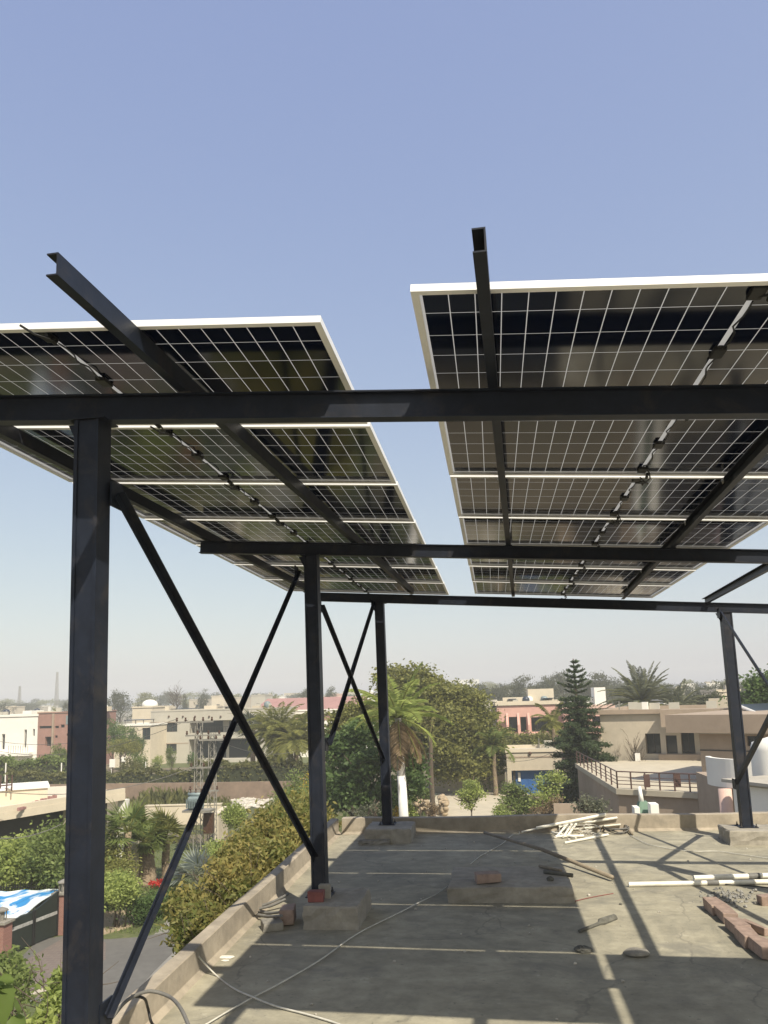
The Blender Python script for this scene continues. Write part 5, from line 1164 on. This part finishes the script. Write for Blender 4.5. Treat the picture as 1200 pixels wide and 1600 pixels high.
# ---- cream flat-roofed house left (roof slab seen from above)
zf = 4.0
c_ = [G(-40,1272,zf), G(195,1238,zf), G(160,1228,zf)+V(0,3,0), G(-40,1232,zf)]
c_ = [G(-60,1280,zf)[:2], G(196,1239,zf)[:2], G(100,1232,zf)[:2]+np.array([0,2]), G(-60,1236,zf)[:2]]
r0 = root('cream_roof_house', (c_[1][0], c_[1][1], 0), 'low cream flat-roofed house at the left edge with a deep fascia and porch shade coloured into its dark wall', 'house')
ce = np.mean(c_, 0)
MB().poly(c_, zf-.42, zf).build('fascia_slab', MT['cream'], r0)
MB().poly([ce+(p-ce)*.80 for p in c_], 0, zf-.421).build('wall', MT['darkframe_shade'], r0)  # shade under the slab is put into this wall's dark colour
A_, B_ = V(*c_[0], 0), V(*c_[1], 0); U_ = (B_-A_)/np.linalg.norm(B_-A_); N_ = np.cross(V(0,0,1), U_); LL_ = np.linalg.norm(B_-A_)
MB().obox(A_, U_, N_, V(0,0,1), 0, LL_, .02, .25, zf+.002, zf+.30).build('parapet', MT['cream'], r0)
MB().obox(A_, U_, N_, V(0,0,1), 0, LL_, .26, .9, zf+.002, zf+.10).build('pink_gutter', MT['palepink'], r0)
m = MB(); m.add([B_+V(-.6,.02,0), B_+V(-.15,.02,0), B_+V(-.15,.6,0), B_+V(-.6,.6,0), B_+V(-.5,.02,zf-.43), B_+V(.0,.02,zf-.43), B_+V(.0,.6,zf-.43), B_+V(-.5,.6,zf-.43)], [(0,3,2,1),(4,5,6,7),(0,1,5,4),(1,2,6,5),(2,3,7,6),(3,0,4,7)]); m.build('corner_pier', MT['white'], r0)
for t in (.45,): MB().obox(A_, U_, N_, V(0,0,1), LL_*.62, LL_*.62+.35, .3, .65, 0, zf-.43).build('pillar', MT['cream'], r0)
# upper cream box with coping on the same roof
m = MB(); a0, b0 = G(-60,1262,zf), G(74,1252,zf); U2 = (b0-a0)/np.linalg.norm(b0-a0); N2 = np.cross(V(0,0,1), U2); L2 = np.linalg.norm(b0-a0)
h2 = hgt(70,1231,b0[1])-zf
MB().obox(a0, U2, N2, V(0,0,1), 0, L2, 0, 3, .003, h2).build('roof_room', MT['cream'], r0); MB().obox(a0, U2, N2, V(0,0,1), -.1, L2+.1, -.1, 3.1, h2+.002, h2+.14).build('coping', MT['white'], r0)
m = MB(); g = np.random.default_rng(4)
# red clay edging pieces standing along the sunken pink strip
for i in range(22):
    px = 30+i*2.7; q = G(px, 1267-i*.95, zf); s = .07+.05*g.uniform()
    m.box(q[0]-s*.5, q[1]-.1, zf+.003, q[0]+s*.5, q[1]+.1, zf+.10+.16*g.uniform())
m.build('clay_edging', MT['redroof'], r0)
m = MB()
for px in (0, 10, 18): q = Y(px, 1240, a0[1]+1); m.tube([(q[0], q[1], zf+h2), (q[0], q[1], zf+h2+.9)], .04, 6)
a1, b1 = Y(0,1228,a0[1]+1), Y(19,1226,a0[1]+1); m.tube([a1, b1], .04, 6); m.build('rail', MT['rail'], r0)
# ---- gate, pillars, fence, sheet
def gpillar(px, py, top, label):
    p = G(px, py); hh_ = Y(px, top, p[1])[2]; r_ = root('gate_pillar', p, label, 'pillar')
    MB().box(p[0]-.28, p[1]-.28, 0, p[0]+.28, p[1]+.28, hh_).build('shaft', MT['pillar'], r_); MB().box(p[0]-.35, p[1]-.35, hh_+.002, p[0]+.35, p[1]+.35, hh_+.09).build('cap', MT['stone'], r_)
    m = MB(); z = hh_+.09
    for a in range(6): m.tube([(p[0]+.18*math.cos(a), p[1]+.18*math.sin(a), z), (p[0]+.18*math.cos(a), p[1]+.18*math.sin(a), z+.35)], .02, 5)
    m.tube([(p[0],p[1],z+.35),(p[0],p[1],z+.40),(p[0],p[1],z+.5)], [.24,.24,.03], 8); m.tube([(p[0],p[1],z),(p[0],p[1],z+.34)], .11, 8); m.build('lantern', MT['galv'], r_)
    return p, hh_
P1, h1 = gpillar(97, 1459, 1396, 'brick gate pillar with lantern right behind the nearest column')
P0, h0 = gpillar(0, 1500, 1442, 'brick gate pillar at the left edge')
d_ = P0-P1; Lg = np.linalg.norm(d_); d_ /= Lg; n_ = np.cross(d_, (0,0,1))
r0 = root('double_gate', P1, 'black sheet metal double gate with curved top and pale lattice band', 'gate')
def leaf_(u0, u1, f):
    m = MB(); K = 14; vs = []
    for i in range(K+1):
        u = u0+(u1-u0)*i/K; z = f(u/Lg)
        for s_ in (-.03, .03): vs += [P1+d_*u+n_*s_+V(0,0,.08), P1+d_*u+n_*s_+V(0,0,z)]
    fs = []
    for i in range(K):
        a = i*4; fs += [(a,a+4,a+5,a+1),(a+2,a+3,a+7,a+6),(a+1,a+5,a+7,a+3),(a,a+2,a+6,a+4)]
    fs += [(0,1,3,2),(K*4,K*4+2,K*4+3,K*4+1)]; m.add(vs, fs); return m
top_ = lambda t: h1*1.02-.06+.22*math.sin(math.pi*(.5+t*1.0)) if t < .5 else h1*.80+.0+.25*math.cos(math.pi*2*(t-.5)) - .12
topf = lambda t: h1+.08+.10*math.cos(t*math.pi*2)-.62*max(0, t-.12)*1.0
leaf_(.32, Lg/2-.02, topf).build('gate_leaf', MT['gate'], r0); leaf_(Lg/2+.02, Lg-.32, topf).build('gate_leaf', MT['gate'], r0)
for u0, u1 in ((.4, Lg/2-.1), (Lg/2+.1, Lg-.4)):
    MB().obox(P1, d_, n_, V(0,0,1), u0, u1, .032, .05, h1*.55, h1*.55+.13).build('lattice_band', MT['gatebar'], r0); MB().obox(P1, d_, n_, V(0,0,1), u0, u1, -.05, -.032, h1*.55, h1*.55+.13).build('lattice_band', MT['gatebar'], r0)
for u in (.32, Lg/2-.08, Lg/2+.02, Lg-.4): MB().obox(P1, d_, n_, V(0,0,1), u, u+.07, -.06, .06, .05, topf(u/Lg)).build('stile', MT['iron'], r0)
# blue and white printed sheet stretched behind the gate
yb = P1[1]+1.5
r0 = root('printed_sheet', (P0[0]-3, yb, 0), 'blue and white printed canopy sheet stretched behind the black gate', 'sheet')
s_ = [Y(-40,1394,yb+1), Y(92,1389,yb+1), Y(80,1402,yb-2), Y(20,1440,yb-4.0), Y(-40,1470,yb-5)]
q4 = [s_[0], s_[1], s_[2], s_[3]]; K_ = 16; tv = []; tf = []
c00, c10, c11, c01 = s_[0], s_[1], s_[2]*.35+s_[3]*.65, s_[4]
for i in range(K_+1):
    for k in range(K_+1):
        u, v_ = i/K_, k/K_; p = c00*(1-u)*(1-v_)+c10*u*(1-v_)+c11*u*v_+c01*(1-u)*v_
        tv.append(p-V(0, 0, .30*math.sin(math.pi*u)*math.sin(math.pi*v_)+.03*math.sin(u*19+v_*7)))
tf = [(i*(K_+1)+k, i*(K_+1)+k+1, (i+1)*(K_+1)+k+1, (i+1)*(K_+1)+k) for i in range(K_) for k in range(K_)]
nv = len(tv); tv2 = tv+[p-V(0,0,.012) for p in tv]; m = MB().add(tv2, tf+[tuple(q+nv for q in f)[::-1] for f in tf]); m.build('sheet_cloth', MT['tarpb'], r0, smooth=True)
m = MB()
for p in s_: m.tube([(p[0], p[1], 0), tuple(p)], .04, 6)
m.build('poles', MT['iron'], r0)
yf = P1[1]+3.2; r0 = root('spiked_fence', base(-20, yf), 'black iron spiked fence beyond the printed sheet', 'fence')
m = MB(); xa, xb = base(-20, yf)[0], base(128, yf)[0]; zf1 = hgt(50,1383,yf); x_ = xa
while x_ < xb: m.tube([(x_, yf, 0), (x_, yf, zf1), (x_, yf, zf1+.16)], [.016,.016,.002], 5); x_ += .14
m.build('pickets', MT['iron'], r0); m = MB()
for z in (.3, zf1-.1): m.tube([(xa, yf, z), (xb, yf, z)], .022, 5)
m.build('rails', MT['iron'], r0)
# ---- transformer poles
def lattice(name, label, x, y, z1, w_=.38, cat='pole', rungs=None, wt=.18, mat='galv', r=.035):
    r_ = root(name, (x, y, 0), label, cat); m = MB(); k = int(z1/.45)
    def cr(i, t): s = (w_+(wt-w_)*t)/2; return (x+s*(-1, 1, 1, -1)[i], y+s*(-1, -1, 1, 1)[i], z1*t)
    for i in range(4): m.tube([cr(i, 0), cr(i, 1)], r, 4)
    for j in range(k):
        for i in range(4): m.tube([cr(i, j/k), cr((i+1) % 4, (j+1)/k)], r*.55, 4, False)
    m.build('lattice_mast', MT[mat], r_); return r_
y = 51; xA, xB = base(311, y)[0], base(332, y)[0]; zt = hgt(311,1126,y)
la = lattice('lattice_pole', 'left lattice electricity pole carrying the transformer', xA, y, zt, .5, wt=.36); lb = lattice('lattice_pole', 'right lattice electricity pole beside the transformer', xB, y, hgt(332,1145,y), .5, wt=.34)
def arm(par, xc, z, L, ins=5):
    MB().box(xc-L/2, y-.36, z, xc+L/2, y-.26, z+.1).build('crossarm', MT['galv'], par)
    for i in range(ins):
        xx_ = xc-L/2+.1+(L-.2)*i/(ins-1); MB().tube([(xx_, y-.31, z+.1), (xx_, y-.31, z+.2), (xx_, y-.31, z+.24), (xx_, y-.31, z+.36)], [.03,.09,.05,.06], 8).build('insulator', MT['porcelain'], par)
arm(la, xA-.2, hgt(311,1129,y), 2.6); arm(la, xA+.4, hgt(311,1150,y), 2.4, 4); arm(lb, xB+.1, hgt(332,1157,y), 1.8, 4); arm(la, (xA+xB)/2, hgt(320,1200,y), 1.9, 3); arm(lb, (xA+xB)/2, hgt(320,1236,y), 2.0, 3)
pa, pb = Y(293,1267,y-.8), Y(319,1240,y-.8); r0 = root('transformer', (pa[0], y-.8, pa[2]), 'grey-blue pole transformer with rounded tank and fins', 'transformer')
MB().box(pa[0]+.10, y-1.2, pa[2]+.1, pb[0]-.1, y-.4, pb[2]-.15).build('tank', MT['trafo'], r0, bevel=.12)
m = MB()
for i in range(9): q = pa[0]+.12+(pb[0]-pa[0]-.24)*i/8; m.box(q-.012, y-1.36, pa[2]+.22, q+.012, y-1.2, pb[2]-.3)
m.build('cooling_fins', MT['trafo'], r0); MB().tube([(pa[0]+.05, y-.8, pb[2]-.05), (pb[0]-.05, y-.8, pb[2]-.05)], .13, 12).build('oil_drum', MT['trafo'], r0, smooth=True)
for i in range(3): q = pa[0]+.2+(pb[0]-pa[0]-.4)*i/2; MB().tube([(q, y-.8, pb[2]-.15), (q, y-.8, pb[2]+.12), (q, y-.8, pb[2]+.16), (q, y-.8, pb[2]+.32)], [.05,.07,.04,.05], 8).build('bushing', MT['porcelain'], r0)
MB().box(xA-.6, y-1.3, pa[2]-.05, xB+.3, y-.25, pa[2]+.08).build('platform', MT['galv'], lb)
q = G(325,1322); r0 = root('meter_box', (xB, y-.5, 0), 'rusty brown meter cabinet hanging between the lattice poles', 'cabinet'); MB().box(xB-.35, y-.62, hgt(332,1300,y), xB+.25, y-.32, hgt(332,1268,y)).build('cabinet_body', MT['porcelain'], r0)
def wire(a, b, sag, label, r=.018, grp='overhead wires'):
    P = [a+(b-a)*t-V(0,0,sag*4*t*(1-t)) for t in np.linspace(0, 1, 16)]; tag(MB().tube(P, r, 4).build('overhead_wire', MT['conduit'], None, org=a), label, 'wire', grp)
ta = V(xA, y-.31, hgt(311,1129,y)+.3)
wire(ta+V(-1.3,0,0), Y(-40,1150,70), 1.2, 'upper overhead wire running left from the top crossarm of the poles')
wire(ta+V(-.6,0,-.1), Y(-40,1165,60), 1.4, 'lower overhead wire running left from the poles past the dark tree')
wire(V(xA, y-.3, hgt(311,1195,y)), Y(-40,1232,38), .9, 'overhead wire crossing above the mud wall towards the left edge')
wire(Y(95,1288,34), Y(-30,1306,30), .3, 'thin wire in front of the shade-coloured porch of the cream house')
wire(V(xB, y-.3, hgt(332,1160,y)+.3), Y(480,1165,90), 1.0, 'overhead wire running right from the poles behind the braces')
wire(Y(787,1188,74), Y(870,1172,70), .4, 'thin wire crossing the beige garage front')
# sign board and posts along the hedge
def post(px, y, top, bot, w_, label, mat='white', name='post', cat='post', board=None):
    p = base(px, y); r_ = root(name, p, label, cat); MB().tube([p, (p[0], p[1], hgt(px, top, y))], w_, 8).build('post_shaft', MT[mat], r_)
    if board: a, b = Y(board[0], board[3], y-.15), Y(board[2], board[1], y-.15); MB().box(a[0], y-.18, a[2], b[0], y-.12, b[2]).build('board', MT['white'], r_)
post(176, 93, 1186, 1200, .06, 'plain white board on a post right of the nearest column', 'white', 'sign_board', 'sign', (171,1186,180,1199))
post(192, 95, 1183, 1197, .05, 'small white box on a post beside the white board', 'white', 'sign_board', 'sign', (190.5,1183,196,1190))
post(13, 86, 1192, 1212, .07, 'white post standing before the hedge at the left'); post(99, 88, 1192, 1203, .07, 'short white post before the hedge just left of the nearest column'); post(229, 94, 1190, 1200, .05, 'thin white post on the lawn before the modern house')
# small post lamp
# ---- masts on the skyline
for px, top, lab in ((30,1072,'faint lattice mast on the skyline above the white house'), (88,1050,'taller faint lattice mast on the skyline left of the nearest column')):
    b = base(px, 420); lattice('radio_mast', lab, b[0], 420, hgt(px, top, 420), 2.2, 'mast', wt=.7, r=.11)
# ---- far skyline: houses and tree rows, each its own thing
FH = []
def far_house(px, y, top, wpx, mat, label, grp='small pale houses along the hazy skyline'):
    A = base(px-wpx/2, y); B = base(px+wpx/2, y); hh_ = hgt(px, top, y)
    h = House('far_house', label, A, B, 10, hh_-.4, mat, 'house', 0, grp); n = max(1, int(h.L/4.5))
    for k in range(n):
        for fl in range(max(1, int(hh_//3.2))):
            u = h.L*(k+.5)/n; h.hole_m(u-.7, u+.7, 1+fl*3.1, 2.4+fl*3.1, mull=0)
    h.finish(.4)
    if y < 400: h.clutter(int(px), 2)
g = np.random.default_rng(91); mats = ['cream', 'white', 'beige', 'palepink', 'greybeige', 'white']
LABF = 'small pale far-off house in the hazy skyline row'
lst = [(x, g.uniform(230, 520), t) for x, t in ((8,1103),(70,1102),(52,1104),(130,1098),(216,1096),(232,1100),(340,1088),(358,1084),(375,1090),(392,1092),(402,1086),(440,1088),(455,1084),(468,1090),(495,1086),(528,1083),(545,1080),(575,1082),(770,1080),(795,1078),(830,1076),(945,1073),(962,1076),(1045,1078),(1062,1072),(1078,1069),(1100,1075),(1125,1078),(1050,1086),(1085,1083),(1135,1072),(1160,1076),(310,1092),(296,1096))]
for i, (px, y, t) in enumerate(lst): far_house(px+g.uniform(-3, 3), y, t+g.uniform(-1, 2), g.uniform(11, 26), mats[i % 6], LABF)
far_house(728, 900, 1062, 44, 'white', 'long white multi-storey block on the skyline above the yellow-green tree', None); far_house(708, 900, 1065, 12, 'white', 'small white block beside the long white one on the skyline', None)
far_house(1140, 135, 1078, 36, 'cream', 'cream house behind the far right column among the trees', None); far_house(1078, 170, 1098, 30, 'cream', 'low cream house between the date palm and the right column', None); far_house(1050, 150, 1092, 26, 'white', 'white house peeking over the smaller date palm', None)
far_house(1118, 260, 1068, 22, 'white', 'white house topping the skyline left of the far right column', None)
k = 0
for x in list(range(-10, 130, 22))+list(range(225, 560, 24))+list(range(700, 1210, 17)):
    y = g.uniform(280, 620); t = {True: 1100, False: 1087}[x < 200]-(x > 560)*9-(x > 900)*4+g.uniform(-4, 5)
    T(['round', 'spread', 'round', 'tall'][k % 4], k % 3, x+g.uniform(-5, 5), y, t-(10 if x > 560 else 5), g.uniform(44, 80), ['L_far', 'L_olive', 'L_far'][k % 3], 'hazy far-off tree standing among the skyline houses', 'tree', 'far trees along the skyline'); k += 1
for i, (x, y, t, w_) in enumerate(((760,230,1072,34),(785,235,1074,30),(812,225,1063,28),(838,240,1068,22),(858,235,1062,26),(925,230,1058,34),(948,240,1060,28),(880,240,1054,30),(745,260,1075,24),(1118,180,1066,20),(1145,190,1064,26),(1175,180,1068,24),(1092,200,1070,26))):
    T(['round', 'spread', 'round'][i % 3], i % 3, x, y, t-6, w_*2.0, 'L_far', 'dark tree in the row behind the pink house and the terrace house', 'tree', 'trees in the row behind the pink house')
# bird specks are left out; air between us and the skyline
m = MB().box(-1450, -300, -1.2, 1450, 1350, 42.)
hm = bpy.data.materials.new('haze_air'); hm.use_nodes = True; t = hm.node_tree; t.nodes.remove(t.nodes['Principled BSDF'])
pv = N(t, 'VolumePrincipled'); pv.inputs['Color'].default_value = (.90, .92, .90, 1); pv.inputs['Density'].default_value = .0009; pv.inputs['Anisotropy'].default_value = -.1
t.links.new(pv.outputs[0], t.nodes['Material Output'].inputs['Volume'])
tag(m.build('haze', hm, None), kind='stuff')
